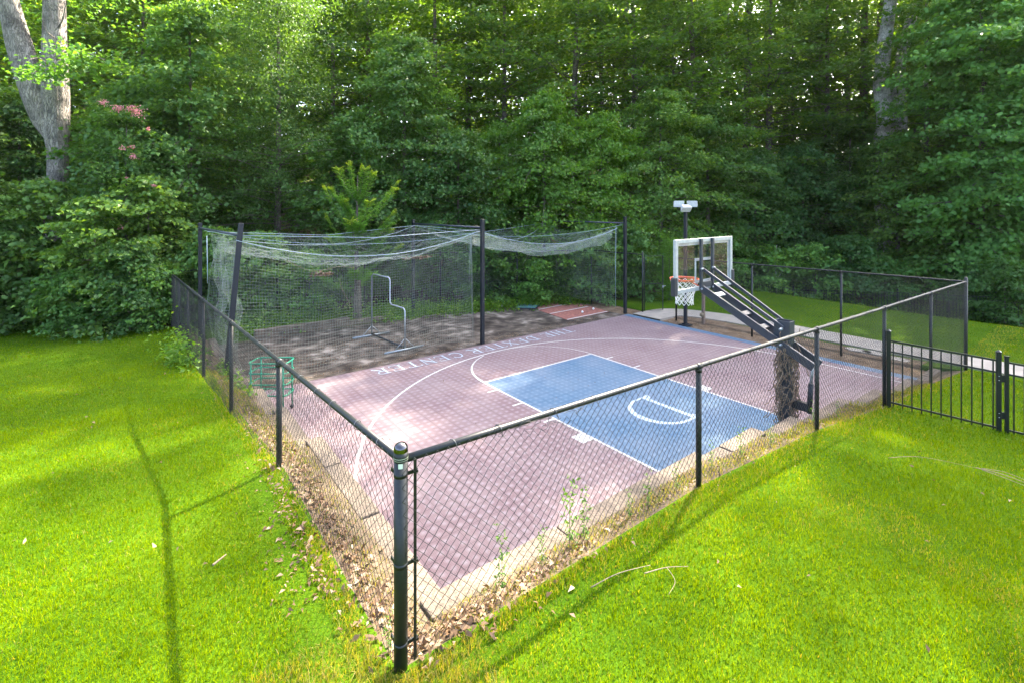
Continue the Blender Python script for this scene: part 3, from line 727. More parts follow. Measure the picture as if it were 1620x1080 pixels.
# ------------------------------------------------------------------ batting cage
FB = [((-5.0, 2.72), (-5.05, 7.5)), ((1.79, 2.72), (1.79, 7.42)), ((8.64, 2.86), (8.5, 7.5))]
cl = ['tall black cage frame with a leaning front post beside the left fence', 'tall black cage frame standing at the middle of the batting net', 'tall black cage frame at the far end of the batting net by the gate']
for i, (a, c) in enumerate(FB):
    t = thing('cage_frame', cl[i], 'cage frame', (*a, 0), 'frames holding up the batting net')
    lean = np.array([.36, .26]) if i == 0 else np.zeros(2)
    tp = np.array(a) + lean
    bb = MB(); ax = np.array([*lean, 3.75]); ax /= np.linalg.norm(ax); e1 = np.cross([0, 1., 0], ax); e1 /= np.linalg.norm(e1); e2 = np.cross(ax, e1)
    bb.box(np.array([a[0] + lean[0] / 2, a[1] + lean[1] / 2, 1.82]), (.105, .105, 3.9 if i else 3.94), axes=[e1, e2, ax], bev=.006); bb.build('post', M['steel'], t)
    bb = MB().box((*c, 1.82), (.10, .10, 3.72), bev=.006); bb.build('post', M['steel'], t)
    zb_ = 3.52
    bb = MB().tube([(*(tp * .965 + np.array(a) * .035), zb_ - .02 if i == 0 else zb_), (*c, zb_)], .03, 10); bb.build('crossbar', M['slate'], t)
# netting: real knotted cords
def net_sheet(f, u0, u1, v0, v1, du, dv, r, n=3):
    """f(u,v)->xyz arrays; cords along both directions"""
    us = np.arange(u0, u1 + 1e-6, du); vs = np.linspace(v0, v1, max(2, int(round((v1 - v0) / dv)) + 1)); lines = []
    for u in us: lines.append(f(np.full(len(vs), u), vs))
    u2 = np.linspace(u0, u1, max(3, int((u1 - u0) / .09)))
    for v in vs: lines.append(f(u2, np.full(len(u2), v)))
    return fast_tubes(lines, r, n)
def catz(x): # top cable height along the cage
    x = np.asarray(x, float)
    t1 = np.clip((x + 4.8) / 6.6, 0, 1); t2 = np.clip((x - 1.8) / 6.7, 0, 1)
    return np.where(x < 1.8, 3.42 - .62 * 4 * t1 * (1 - t1) * .9, 3.42 - .55 * 4 * t2 * (1 - t2))
nn_ = lambda x, y, s, k: (vnoise(x, y, s, k) - .5)
def front(u, v):   # v 0 top .. 1 bottom
    top = catz(u) - .03; bot = np.where(u < 1.6, .12, top - .30 - .10 * np.sin(u * 1.7 + 1) ** 2) + .04 * np.sin(u * 2.3)
    z = top + (bot - top) * v
    y = 2.98 + .10 * np.sin(u * 3.1 + z * .8) + .22 * nn_(u, z, .7, 2) + .05
    return np.stack([u + .03 * nn_(u, z, .25, 9), y, z], 1)
def back(u, v):
    top = np.interp(u, [-4.9, -1.5, 1.8, 5, 8.4], [3.42, 3.2, 3.45, 3.12, 3.42]); z = top + (.08 - top) * v
    y = 7.22 + .12 * np.sin(u * 2.7 + 1) + .25 * nn_(u, z, .6, 4)
    return np.stack([u + .03 * nn_(u, z, .25, 8), y, z], 1)
def endL(u, v):
    top = 3.36 - .10 * np.sin((u - 3) / 4.2 * math.pi); z = top + (.1 - top) * v
    return np.stack([-4.72 + .10 * np.sin(u * 6) + .25 * nn_(u, z, .5, 5), u + .04 * nn_(u, z, .2, 7), z], 1)
def endR(u, v):
    top = 3.36 - .25 * np.sin((u - 3) / 4.2 * math.pi); z = top + (.35 - top) * v
    return np.stack([8.22 + .10 * np.sin(u * 5) + .2 * nn_(u, z, .5, 6) - .25 * v, u, z], 1)
def roof(u, v):
    y = 3.0 + 4.2 * v; e = catz(u); eb = np.interp(u, [-4.9, -1.5, 1.8, 5, 8.4], [3.42, 3.2, 3.45, 3.12, 3.42])
    z = e + (eb - e) * v - .42 * 4 * v * (1 - v) * (.5 + .5 * np.sin(((u + 4.8) % 6.65) / 6.65 * math.pi)) - .18 * (nn_(u, y, .9, 3) + .5)
    z = z + .10 * nn_(u, y, .16, 13) + .07 * nn_(u, y, .07, 14)
    return np.stack([u + .10 * nn_(u, y, .2, 15), y + .10 * nn_(u, y, .2, 16), z], 1)
nt_ = thing('batting_net', 'pale sagging batting cage net strung between the black posts', 'net', (1.8, 5.0, 0))
for nm, fn, rng_, sp in (('front_panel', front, (-4.75, 8.2), .066), ('back_panel', back, (-4.75, 8.2), .08), ('end_panel', endL, (2.95, 7.2), .065), ('end_panel', endR, (2.95, 7.2), .075), ('roof_panel', roof, (-4.75, 8.2), .095)):
    Lv = {'roof_panel': 4.2, 'front_panel': 3.0}.get(nm, 3.2)
    V_, F_ = net_sheet(fn, rng_[0], rng_[1], 0, 1, sp, sp / Lv * 1.15, .00135)
    link(nm, raw_mesh(nm, V_ - ORG[nt_.name], F_), M['cord'], nt_)
def rope(P, r, nm='rope'):
    P = np.array(P, float); MB().tube(P, r, 6).build(nm, M['rope'], nt_)
u = np.linspace(-4.75, 8.25, 80); rope(np.stack([u, 2.93 + .02 * np.sin(u * 3), catz(u) - .005], 1), .009)
u = np.linspace(-4.9, 8.4, 60); rope(np.stack([u, np.full(60, 7.25), np.interp(u, [-4.9, -1.5, 1.8, 5, 8.4], [3.42, 3.2, 3.45, 3.12, 3.42])], 1), .008)
rope([(-4.7, 2.98, 3.50), (-1.5, 2.95, 3.33), (1.79, 2.8, 3.46)], .008)
t_ = np.linspace(0, 1, 24)
for a, c, sg in (((-4.95, 7.4, 3.45), (1.79, 2.8, 3.4), .5), ((1.79, 7.35, 3.45), (8.55, 2.95, 3.45), .55), ((-4.7, 3.0, 3.4), (1.79, 7.3, 3.45), .45), ((1.79, 2.85, 3.4), (8.4, 7.3, 3.45), .6)):
    a, c = np.array(a), np.array(c); P = a + (c - a) * t_[:, None]; P[:, 2] -= sg * 4 * t_ * (1 - t_) * .8; rope(P, .006)
rope([(8.5, 3.2, 3.4), (8.47, 3.2, 1.8), (8.5, 3.22, .2)], .009); rope([(-4.9, 7.3, 3.3), (-4.88, 7.28, 1.9)], .012)
# debris caught in the net
rl = np.random.default_rng(5)
def leaf_quads(C, N, D, size, wid, fold=.18, rgen=None):
    """C centres, N normals, D directions (n,3) -> verts, quads"""
    D = D - N * (D * N).sum(1)[:, None]; D /= np.linalg.norm(D, axis=1)[:, None] + 1e-9
    S = np.cross(N, D); sz = size[:, None]
    b0 = C - D * sz * .5; tip = C + D * sz * .5 - N * sz * .12
    l0 = C + S * sz * wid * .5 + N * sz * fold - D * sz * .05; r0 = C - S * sz * wid * .5 + N * sz * fold - D * sz * .05
    V = np.stack([b0, r0, tip, l0], 1).reshape(-1, 3); n = len(C)
    return V, np.arange(4 * n).reshape(n, 4)
def unit(v): return v / (np.linalg.norm(v, axis=1)[:, None] + 1e-9)
def clump(name, c, rad, n, size, mt, label, cat, group=None):
    C = np.array(c) + rl.normal(0, 1, (n, 3)) * np.array(rad); N = unit(rl.normal(0, 1, (n, 3)) + [0, 0, .8]); D = rl.normal(0, 1, (n, 3))
    V_, F_ = leaf_quads(C, N, D, rl.uniform(.6, 1.3, n) * size, .6)
    return tag(link(name, raw_mesh(name, V_, F_, tint=np.repeat(rl.uniform(0, 1, n), 4)), mt), label, cat, group)
clump('leaf_clump', (-2.75, 3.35, 2.42), (.13, .06, .025), 90, .09, M['litter'], 'brown clump of dead leaves caught on the sagging net', 'leaf clump')
clump('leaf_clump', (.6, 4.6, 2.53), (.30, .05, .025), 110, .09, M['litter'], 'line of brown leaves caught in the net beside the middle cage post', 'leaf clump')
tag(MB().tube(smooth([(-2.35, 3.2, 2.3), (-2.3, 3.15, 2.0), (-2.18, 3.1, 1.75), (-2.12, 3.08, 1.55)]), .005, 6).build('twig', M['straw']), 'pale bare twig hanging from the net under the leaf clump', 'twig')
tag(MB().tube(smooth([(-3.6, 3.3, 2.83), (-3.1, 3.3, 2.55), (-2.8, 3.3, 2.52), (-2.3, 3.35, 2.58), (-1.9, 3.4, 2.5)]), .006, 6).build('twig', M['straw']), 'long bent pale twig lying on the net beside the leaf clump', 'twig')

# pitching screen
t = thing('pitching_screen', 'grey pipe pitching screen with a stepped side on the dark cage floor', 'pitching screen', (-.4, 4.6, 0))
pa, pb = (-.55, 5.6), (-.36, 3.55)
for a, c in (((-1.17, 5.59), (.05, 5.61)), ((-1.0, 3.50), (.24, 3.56))): MB().tube([(*a, .035), (*c, .035)], .026, 10).build('foot', M['galv'], t)
MB().tube([(*pa, .07), (*pb, .07)], .03, 8).build('base_bar', M['steel'], t)
mid = (-.43, 4.45)
MB().tube([(*pa, .06), (*pa, 1.93), (-.545, 5.5, 2.0), (-.44, 4.52, 2.0), (*mid, 1.93), (*mid, 1.26), (-.425, 4.36, 1.2), (-.37, 3.62, 1.2), (*pb, 1.13), (*pb, .06)], .02, 10).build('pipe_frame', M['galv'], t)
b = MB()
for (x, y), sx in (((-.55, 5.6), 1), ((-.36, 3.55), 1)):
    for q in (-1, 1): b.tube([(x, y, .34), (x + q * .3, y, .05)], .011, 6)
b.build('brace', M['galv'], t)

# mats and balls in the cage
t = thing('hitting_mat', 'red turf hitting mat with white lines on the cage floor', 'mat', (7, 4.6, 0))
MB().prism([(5.95, 3.31), (8.22, 3.33), (8.5, 5.6), (8.1, 6.5), (7.0, 6.6), (6.2, 5.2)], -.005, .022).build('turf', M['clay'], t)
b = MB()
for a, c in (((5.95, 3.34), (8.18, 3.37)), ((6.1, 4.45), (8.3, 4.5)), ((6.25, 5.3), (8.42, 5.42)), ((6.9, 6.4), (8.05, 6.35))): b.ribbon([a, c], .07, .026)
b.build('painted_line', M['linewhite'], t)
t = thing('home_plate_mat', 'square teal rubber mat beside the red turf', 'mat', (6.4, 6.1, 0))
mp = [(5.6, 6.02), (6.2, 5.42), (7.22, 6.12), (6.62, 6.92)]
MB().prism(mp, .01, .06).build('mat_base', M['rubber'], t)
cm = np.mean(mp, 0); MB().prism([tuple(cm + (np.array(p) - cm) * .93) for p in mp], .06, .075).build('mat_top', M['teal'], t)
b = MB(); b.add([(7.7, 6.3, .03), (8.25, 6.2, .03), (8.3, 6.55, .03), (7.75, 6.65, .03), (7.75, 6.55, .36), (8.2, 6.5, .40), (8.24, 6.58, .38), (7.78, 6.64, .34)], [(0, 3, 2, 1), (4, 5, 6, 7), (0, 1, 5, 4), (1, 2, 6, 5), (2, 3, 7, 6), (3, 0, 4, 7)])
tag(b.build('rubber_wedge', M['rubber']), 'small black rubber wedge at the back of the red turf', 'wedge')
def sphere(b, c, r, n=14, k=9):
    V = []; F = []
    for j in range(k + 1):
        t = math.pi * j / k
        for i in range(n): a = 2 * math.pi * i / n; V.append((c[0] + r * math.sin(t) * math.cos(a), c[1] + r * math.sin(t) * math.sin(a), c[2] + r * math.cos(t)))
    for j in range(k):
        for i in range(n): F.append((j * n + i, (j + 1) * n + i, (j + 1) * n + (i + 1) % n, j * n + (i + 1) % n))
    b.add(V, F, True)
for (x, y), lb in zip(((8.28, 5.6), (7.17, 3.75), (5.36, 6.55), (7.95, 3.9)), ('white baseball near the black rubber wedge', 'white baseball on the front of the red turf by the court', 'white baseball on the dark floor beside the teal mat', 'white baseball near the red turf corner by the gate')):
    b = MB(); sphere(b, (x, y, .075), .045); a = np.linspace(0, 2 * math.pi, 25)[:-1]
    o = tag(b.build('baseball', M['ball']), lb, 'baseball', 'baseballs left in the cage')
    b = MB(); b.tube([(x + .0455 * math.cos(q) * .8, y + .0455 * math.sin(q) * .8 + 0, .075 + .0455 * .58 * math.cos(2 * q)) for q in a], .0022, 4, closed=True); b.build('seam', M['clay'], o)

# ------------------------------------------------------------------ ball rack
t = thing('ball_rack', 'green pipe ball rack standing inside the left fence', 'ball rack', (-4.25, 1.2, 0))
ex = np.array([.8, -.6]); ey = np.array([.6, .8]); c0 = np.array([-4.33, 1.27])
def rr_(hx, hy, rc, z):
    P = []
    for sx, sy, a0 in ((1, 1, 0), (-1, 1, 90), (-1, -1, 180), (1, -1, 270)):
        for a in np.radians(np.linspace(a0, a0 + 90, 5)):
            q = c0 + ex * (sx * (hx - rc) + rc * math.cos(a)) + ey * (sy * (hy - rc) + rc * math.sin(a)); P.append((*q, z))
    return P
for z in (.40, .62, .84, 1.04): MB().tube(rr_(.38, .20, .08, z), .013, 8, closed=True).build('hoop', M['green'], t)
for sx in (-1, 1):
    for sy in (-1, 1):
        q = c0 + ex * sx * .32 + ey * sy * .20; lg = MB().tube([(*q, .06), (*q, 1.04)], .014, 8).build('leg', M['green'], t)
        b = MB(); sphere(b, (*q, .045), .04, 10, 7); b.build('caster', M['rubber'], lg)
b = MB()
for k in np.linspace(-.34, .34, 5): b.tube([(*(c0 + ex * k - ey * .21), .405), (*(c0 + ex * k + ey * .21), .405)], .006, 6)
b.build('shelf_wire', M['green'], t)

# ------------------------------------------------------------------ basketball hoop
hp = thing('basketball_hoop', 'adjustable basketball hoop with glass backboard on a dark steel post at the key', 'basketball hoop', (1.83, -6.0, 0))
U = 1.83; BY = -4.55; BZ0, BZ1 = 2.626, 3.571; HW = .955
b = MB().box((U, -5.97, 1.1), (.15, .15, 2.2), bev=.008); b.build('pole', M['slate'], hp)
b = MB()
for sx in (-1, 1): b.box((U + sx * .085, -5.94, 2.13), (.012, .24, .36), bev=.003)
for sy in (-1, 1): b.box((U, -5.94 + sy * .114, 2.13), (.158, .012, .36), bev=.003)
hd = b.build('pole_head', M['slate'], hp); MB().box((U, -5.94, 2.26), (.155, .212, .02)).build('rust_plate', M['rust'], hd)
def beam(a, c, wx, h, name, m='slate', parent=hp):
    a, c = np.array(a, float), np.array(c, float); ax = (c - a) / np.linalg.norm(c - a); ex_ = np.array([1., 0, 0]); up = np.cross(ax, ex_)
    return MB().box((a + c) / 2, (np.linalg.norm(c - a), wx, h), axes=[ax, ex_, up], bev=.004).build(name, M[m], parent)
for sx in (-1, 1):
    beam((U + sx * .17, BY - .06, 3.02), (U + sx * .115, -5.98, 2.21), .035, .05, 'upper_arm')
    beam((U + sx * .19, BY - .06, 2.66), (U + sx * .13, -6.42, 1.70), .045, .13, 'lower_arm')
for f_ in (.16, .5, .72):
    a = np.array([U, BY - .06, 2.69]); c = np.array([U, -6.0, 1.93]); p = a + (c - a) * f_
    beam(p + (c - a) * -.03, p + (c - a) * .03, .30, .03, 'cross_plate', 'alum' if f_ < .2 else 'slate')
b = MB()
for sx in (-1, 1):
    for y, z in ((BY - .07, 3.02), (BY - .07, 2.66), (-5.97, 2.2), (-5.97, 1.95)): b.tube([(U + sx * .15, y, z), (U + sx * .225, y, z)], .02, 10)
b.build('pivot_bolt', M['galv'], hp)
MB().tube([(U, -6.36, 1.74), (U, -6.33, 1.35)], .022, 10).build('jack_rod', M['galv'], hp)
MB().tube([(U, -6.335, 1.4), (U, -6.31, .94)], .038, 12).build('jack_tube', M['steel'], hp)
MB().box((U, -6.17, 1.02), (.08, .28, .13), bev=.006).build('jack_bracket', M['steel'], hp)
bd = MB()
for x in (-1, 1): bd.box((U + x * (HW - .04), BY, (BZ0 + BZ1) / 2), (.08, .05, BZ1 - BZ0), bev=.004)
for z in (BZ0 + .035, BZ1 - .035): bd.box((U, BY, z), (2 * HW - .166, .046, .07), bev=.004)
bk = bd.build('backboard_frame', M['alum'], hp)
MB().box((U, BY + .004, (BZ0 + BZ1) / 2), (2 * HW - .16, .010, BZ1 - BZ0 - .14)).build('glass', M['glass'], bk)
b = MB(); yq = BY + .0115
for x in (-1, 1): b.box((U + x * .285, yq, BZ0 + .36), (.05, .004, .45))
for z in (BZ0 + .16, BZ0 + .56): b.box((U, yq, z), (.516, .004, .05))
for x in (-1, 1): b.box((U + x * (HW - .105), yq, (BZ0 + BZ1) / 2), (.045, .004, BZ1 - BZ0 - .15))
b.box((U, yq, BZ1 - .095), (2 * HW - .26, .004, .045)); b.build('target_square', M['white'], bk)
for sx in (-1, 1): MB().box((U + sx * .19, BY - .045, (BZ0 + BZ1) / 2), (.06, .045, BZ1 - BZ0 - .01), bev=.004).build('mounting_bar', M['slate'], hp)
for sx in (-1, 1): MB().box((U + sx * (HW + .002), BY, BZ0 + .13), (.10, .085, .32), bev=.012).build('edge_pad', M['rubber'], bk)
MB().box((U, BY - .03, BZ0 + .10), (.32, .05, .10), bev=.004).build('rim_bracket', M['slate'], hp)
RZ = 2.77; RYc = -4.13; RR = .262; a = np.linspace(0, 2 * math.pi, 41)[:-1]
b = MB().tube([(U + RR * math.cos(q), RYc + RR * math.sin(q), RZ) for q in a], .011, 8, closed=True)
b.tube([(U + RR * math.cos(q), RYc + RR * math.sin(q), RZ - .026) for q in a], .008, 6, closed=True)
b.box((U, RYc - .32, RZ - .02), (.16, .15, .02)); b.box((U, BY + .03, RZ - .05), (.2, .02, .13))
for sx in (-1, 1): b.tube([(U + sx * .07, BY + .04, RZ - .10), (U + sx * .13, RYc - .20, RZ - .02)], .011, 6)
rm = b.build('rim', M['orange'], hp)
lines = []; ns = 12
for k in range(ns):
    for sg in (-1, 1):
        P = []
        for j in range(9):
            q = 2 * math.pi * (k + .5 * sg * j) / ns; f_ = j / 8; R_ = np.interp(f_, [0, .35, .7, 1], [.258, .20, .155, .16]) + .006 * math.sin(k * 3 + j)
            P.append((U + R_ * math.cos(q), RYc + R_ * math.sin(q), RZ - .03 - .46 * f_))
        lines.append(np.array(P))
V_, F_ = fast_tubes(lines, .0055, 5); link('hoop_net', raw_mesh('hoop_net', V_ - ORG[hp.name], F_, smooth=True), M['netting'], hp)
# dry vine wrapped round the post
rv = np.random.default_rng(9); lines = []
for k in range(150):
    a0 = rv.uniform(0, 6.28); z0_ = rv.uniform(.5, 1.7); n_ = 12; h_ = rv.uniform(.1, .55); tw = rv.uniform(-2.2, 2.2)
    f_ = np.linspace(0, 1, n_); R_ = .115 + .05 * rv.random() + .03 * np.sin(f_ * 9 + k) + rv.normal(0, .008, n_)
    q = a0 + tw * f_
    lines.append(np.stack([U - .02 + R_ * np.cos(q), -5.99 + R_ * np.sin(q), z0_ + h_ * f_ + rv.normal(0, .02, n_)], 1))
for k in range(14):
    a0 = rv.uniform(0, 6.28); z0_ = rv.uniform(.8, 1.9); n_ = 8; f_ = np.linspace(0, 1, n_)
    lines.append(np.stack([U + (.12 + .28 * f_) * math.cos(a0) + rv.normal(0, .015, n_), -5.99 + (.12 + .2 * f_) * math.sin(a0) + rv.normal(0, .015, n_), z0_ + .1 * f_ - .25 * f_ * f_ + rv.normal(0, .02, n_)], 1))
V_, F_ = fast_tubes(lines, .0065, 5)
tag(link('dry_vine', raw_mesh('dry_vine', V_, F_, smooth=True), M['vine']), 'dry brown vine wrapped around the basketball hoop post', 'vine')

# ------------------------------------------------------------------ floodlight pole, wooden stake
lx, ly = 8.72, .26
fl = thing('floodlight_pole', 'black floodlight pole with three white lamps behind the backboard', 'light pole', (lx, ly, 0))
MB().box((lx, ly, 2.0), (.10, .10, 4.0), bev=.006).build('pole', M['steel'], fl)
MB().box((lx, ly, .02), (.34, .34, .03)).box((lx, ly, .05), (.16, .16, .05)).build('base_plate', M['steel'], fl)
MB().tube([(lx - .2 * RT[0], ly - .2 * RT[1], 4.06), (lx + .2 * RT[0], ly + .2 * RT[1], 4.06)], .025, 8).build('lamp_bar', M['steel'], fl)
def lamp(cx, cy, cz, face, tilt, wdt=.36):
    d = np.array([math.cos(face), math.sin(face), 0]); s = np.array([-d[1], d[0], 0]); up = np.array([0, 0, 1.])
    d2 = d * math.cos(tilt) + up * math.sin(tilt); u2 = np.cross(d2, s) * -1; u2 = u2 if u2[2] > 0 else -u2
    c = np.array([cx, cy, cz]); b = MB()
    F_ = [c + d2 * .09 + s * x * wdt / 2 + u2 * z * .11 for x, z in ((-1, -1), (1, -1), (1, 1), (-1, 1))]
    B_ = [c - d2 * .09 + s * x * wdt * .36 + u2 * z * .07 for x, z in ((-1, -1), (1, -1), (1, 1), (-1, 1))]
    b.add(F_ + B_, [(0, 1, 2, 3), (7, 6, 5, 4), (0, 4, 5, 1), (1, 5, 6, 2), (2, 6, 7, 3), (3, 7, 4, 0)])
    o = b.build('lamp_head', M['lamp'], fl)
    f2 = [c + d2 * .094 + s * x * wdt * .43 + u2 * z * .088 for x, z in ((-1, -1), (1, -1), (1, 1), (-1, 1))]
    b = MB(); b.add(f2, [(0, 1, 2, 3)]); b.build('lens', M['white'], o)
    MB().tube([c - d2 * .03 - u2 * .1, np.array([cx, cy, 4.06])], .016, 6).build('bracket', M['steel'], o)
toc = math.atan2(CAM[1] - ly, CAM[0] - lx)
lamp(lx - .26 * RT[0], ly - .26 * RT[1], 4.27, toc + .35, -.15); lamp(lx + .26 * RT[0], ly + .26 * RT[1], 4.27, toc - .35, -.15); lamp(lx - .07 * RT[0] - .2 * FW[0], ly - .07 * RT[1] - .2 * FW[1], 4.12, toc + .5, -.75, .34)
wx, wy = 9.46, .02
t = thing('wooden_stake', 'weathered wooden stake standing in the mulch behind the backboard', 'stake', (wx, wy, 0))
MB().box((wx, wy, .5), (.11, .09, 1.25), bev=.01).build('post', M['wood'], t)
b = MB(); sphere(b, (wx - .14, wy - .02, .33), .075); b.build('knob', M['straw'], t)
for k, (x, y) in enumerate(((10.0, -4.5), (10.05, -4.9), (9.9, -5.4))):
    n_ = 7; a = np.linspace(0, 2 * math.pi, n_ + 1)[:-1] + .3 * k
    MBb = MB().prism([(x + .2 * math.cos(q) * (1 + .2 * math.sin(3 * q + k)), y + .34 * math.sin(q)) for q in a], -.04, .03)
    tag(MBb.build('stepping_stone', M['concrete']), ['flat white stone in the mulch nearest the path bend', 'flat white stone in the mulch between two others', 'flat white stone in the mulch nearest the fence corner'][k], 'stone', 'white stones in the mulch')
# ------------------------------------------------------------------ trees and shrubs
GA = 2.39996
def rise_profile(kind, t):
    if kind == 'round': return math.sqrt(max(.02, 1 - (2 * t - .85) ** 2 / 1.35))
    if kind == 'cone': return (1 - t) ** .75 * .95 + .08
    if kind == 'column': return .55 + .45 * math.sin(math.pi * min(1, t * 1.02)) if t < .9 else .45
    return 1.0
def make_crown(rg, H, z0, R, kind, nb, nsub, nleaf, leaf, wid, rc, flat, rise=.25, droop=.15, gap=.0, updir=.9, low=0.0):
    """leaves hang in flattened sprays along limbs set round the stem; returns leaf verts, quads, tints, limb polylines"""
    C = []; TI = []; limbs = []; OUT = []
    for i in range(nb):
        t = (i + rg.random()) / nb; az = GA * i + rg.normal(0, .35); z = z0 + (H - z0) * t
        L = R * rise_profile(kind, t) * rg.uniform(.62, 1.12)
        if rg.random() < gap: L *= .55
        el = rise * (0.3 + t) + rg.normal(0, .12)
        d = np.array([math.cos(az), math.sin(az), 0.]); pr = np.array([-d[1], d[0], 0.])
        ss = np.linspace(.05, 1, 6); bend = rg.normal(0, .12)
        limb = np.stack([d * L * s + pr * L * bend * s * s + np.array([0, 0, z + L * (el * s - droop * s * s)]) for s in ss])
        limbs.append((limb, t))
        for k in range(nsub):
            s = low + (1 - low) * ((k + rg.random()) / nsub) ** .7
            p = d * L * s + pr * (L * bend * s * s + rg.normal(0, .20) * L * (.35 + .5 * s)) + np.array([0, 0, z + L * (el * s - droop * s * s) + rg.normal(0, .10)])
            nl = max(3, int(nleaf * rg.uniform(.5, 1.4))); r_ = rc * rg.uniform(.6, 1.3)
            q = rg.normal(0, 1, (nl, 3)) * np.array([r_, r_, r_ * flat]) * .6
            q[:, 2] -= .35 * (q[:, 0] * d[0] + q[:, 1] * d[1]) * .6
            C.append(p + q); TI.append(np.clip(rg.normal(.30 + .25 * rg.random() + .1 * t, .14, nl), 0, 1))
            OUT.append(np.repeat(d[None], nl, 0))
    C = np.concatenate(C); TI = np.concatenate(TI); OUT = np.concatenate(OUT); n = len(C)
    N = unit(rg.normal(0, .55, (n, 3)) + OUT * .35 + np.array([0, 0, updir])); D = OUT * .9 + rg.normal(0, .7, (n, 3)) + np.array([0, 0, -.25])
    V, F = leaf_quads(C, N, D, leaf * rg.uniform(.65, 1.3, n), wid)
    return V, F, np.repeat(TI, 4), limbs
def barked(P, r, n, seed):
    b = MB().tube(P, r, n); V = np.array(b.v); m = len(P); P = np.array(P)
    V2 = V.reshape(m, n, 3); a = np.arange(n) * 2 * math.pi / n
    s = np.r_[0, np.cumsum(np.linalg.norm(np.diff(P, axis=0), axis=1))]
    A, S_ = np.meshgrid(a, s); k = 1 + .10 * (vnoise(np.cos(A) * 4 + 7, np.sin(A) * 4 + S_ * .35, .8, seed) - .5) + .10 * (vnoise(np.cos(A) * 14 + 9, np.sin(A) * 14 + S_ * .5, .8, seed + 1) - .5) + .08 * (vnoise(np.cos(A), S_, .9, seed + 2) - .5)
    V2 = P[:, None] + (V2 - P[:, None]) * k[..., None]; b.v = [tuple(q) for q in V2.reshape(-1, 3)]; return b
def make_trunk(rg, H, r0, limbs=None, lean=(0, 0), k=12, top=.25, limb_r=.22, flare=1.5, nlim=60, sides=10):
    b = MB(); t = np.linspace(0, 1, k)
    P = np.stack([lean[0] * t * H + .12 * r0 * np.sin(t * 7) , lean[1] * t * H + .12 * r0 * np.cos(t * 5), t * H], 1); P[0, 2] = -.4
    r = r0 * (1 - (1 - top) * t); r[0] *= flare; r[1] *= 1.08
    b.tube(P, r, sides)
    for limb, tt in (limbs or [])[:nlim]:
        rr = r0 * limb_r * (1.1 - .7 * tt); b.tube(limb, np.linspace(rr, rr * .25, len(limb)), 5, caps=False)
    return b
TREES = {}
def tree_kind(key, name, cat, leafm, barkm, seed, H, z0, R, kind, nb, nsub, nleaf, leaf, wid=.62, rc=.5, flat=.3, r0=.16, lean=(0, 0), crown='crown', trunk='trunk', **kw):
    rg = np.random.default_rng(seed)
    V, F, T, limbs = make_crown(rg, H, z0, R, kind, nb, nsub, nleaf, leaf, wid, rc, flat, **kw)
    if lean != (0, 0): V[:, 0] += lean[0] * V[:, 2]; V[:, 1] += lean[1] * V[:, 2]; limbs = [(l_ + np.outer(l_[:, 2], [lean[0], lean[1], 0]), t_) for l_, t_ in limbs]
    root = thing(name, None, None)
    b = make_trunk(rg, H * .97, r0, limbs, lean, sides=12 if r0 > .2 else 8); b.build(trunk, M[barkm], root)
    link(crown, raw_mesh(crown, V, F, tint=T), M[leafm], root)
    TREES[key] = [root, False, name, cat]
def plant(key, px, d, label, sc_=1.0, sz=None, rot=None, group=None, dz=0.0):
    root, used, name, cat = TREES[key]
    if used:
        r2 = root.copy(); sc.collection.objects.link(r2)
        for ch in root.children:
            c = ch.copy(); sc.collection.objects.link(c); c.parent = r2
        root = r2
    TREES[key][1] = True
    x, y = place(px, d) if d is not None else px
    root.location = (x, y, tz(x, y) + dz); root.rotation_euler = (0, 0, rot if rot is not None else rng.uniform(0, 6.28))
    root.scale = (sc_, sc_, sz or sc_)
    for k in ('label', 'category', 'group'):
        if k in root: del root[k]
    tag(root, label, cat, group); return root

tree_kind('gum', 'sweetgum_tree', 'tree', 'leaf_blue', 'bark', 21, 15, .5, 3.4, 'column', 105, 13, 20, .19, .8, .45, .5, .16, rise=.2, droop=.25)
tree_kind('gum2', 'sweetgum_tree', 'tree', 'leaf_blue', 'bark', 22, 9.5, .3, 3.0, 'round', 70, 13, 20, .19, .8, .45, .5, .13, rise=.25, droop=.22)
tree_kind('dense', 'small_leaved_tree', 'tree', 'leaf_dense', 'bark', 23, 13.5, .4, 3.3, 'column', 130, 14, 24, .11, .55, .40, .55, .17, rise=.4, droop=.12, updir=.5)
tree_kind('maple', 'broad_leaved_tree', 'tree', 'leaf_broad', 'bark', 24, 11, .4, 3.2, 'round', 80, 13, 20, .18, .72, .48, .42, .15, rise=.25, droop=.25)
tree_kind('tulip', 'bright_leaved_tree', 'tree', 'leaf_bright', 'bark', 25, 18, .8, 4.6, 'column', 100, 16, 24, .22, .85, .58, .5, .24, rise=.28, droop=.25, updir=.7)
tree_kind('vine', 'vine_covered_tree', 'tree', 'leaf_vine', 'bark', 26, 9.5, .1, 3.4, 'round', 85, 14, 22, .15, .8, .42, .5, .15, rise=.1, droop=.35, updir=.6)
tree_kind('wood', 'tall_forest_tree', 'tree', 'leaf_wood', 'bark', 27, 25, 2.5, 4.6, 'column', 84, 12, 17, .25, .7, .75, .25, .24, rise=.3, droop=.12, low=.25)
tree_kind('wood2', 'tall_forest_tree', 'tree', 'leaf_wood', 'bark', 28, 28, 4.0, 5.2, 'column', 88, 12, 17, .26, .7, .8, .25, .30, rise=.35, droop=.1, low=.25, lean=(.02, .0))
tree_kind('wood3', 'tall_forest_tree', 'tree', 'leaf_wood', 'bark', 29, 22, 1.5, 4.0, 'column', 80, 11, 17, .24, .7, .7, .25, .18, rise=.3, droop=.15, low=.2)
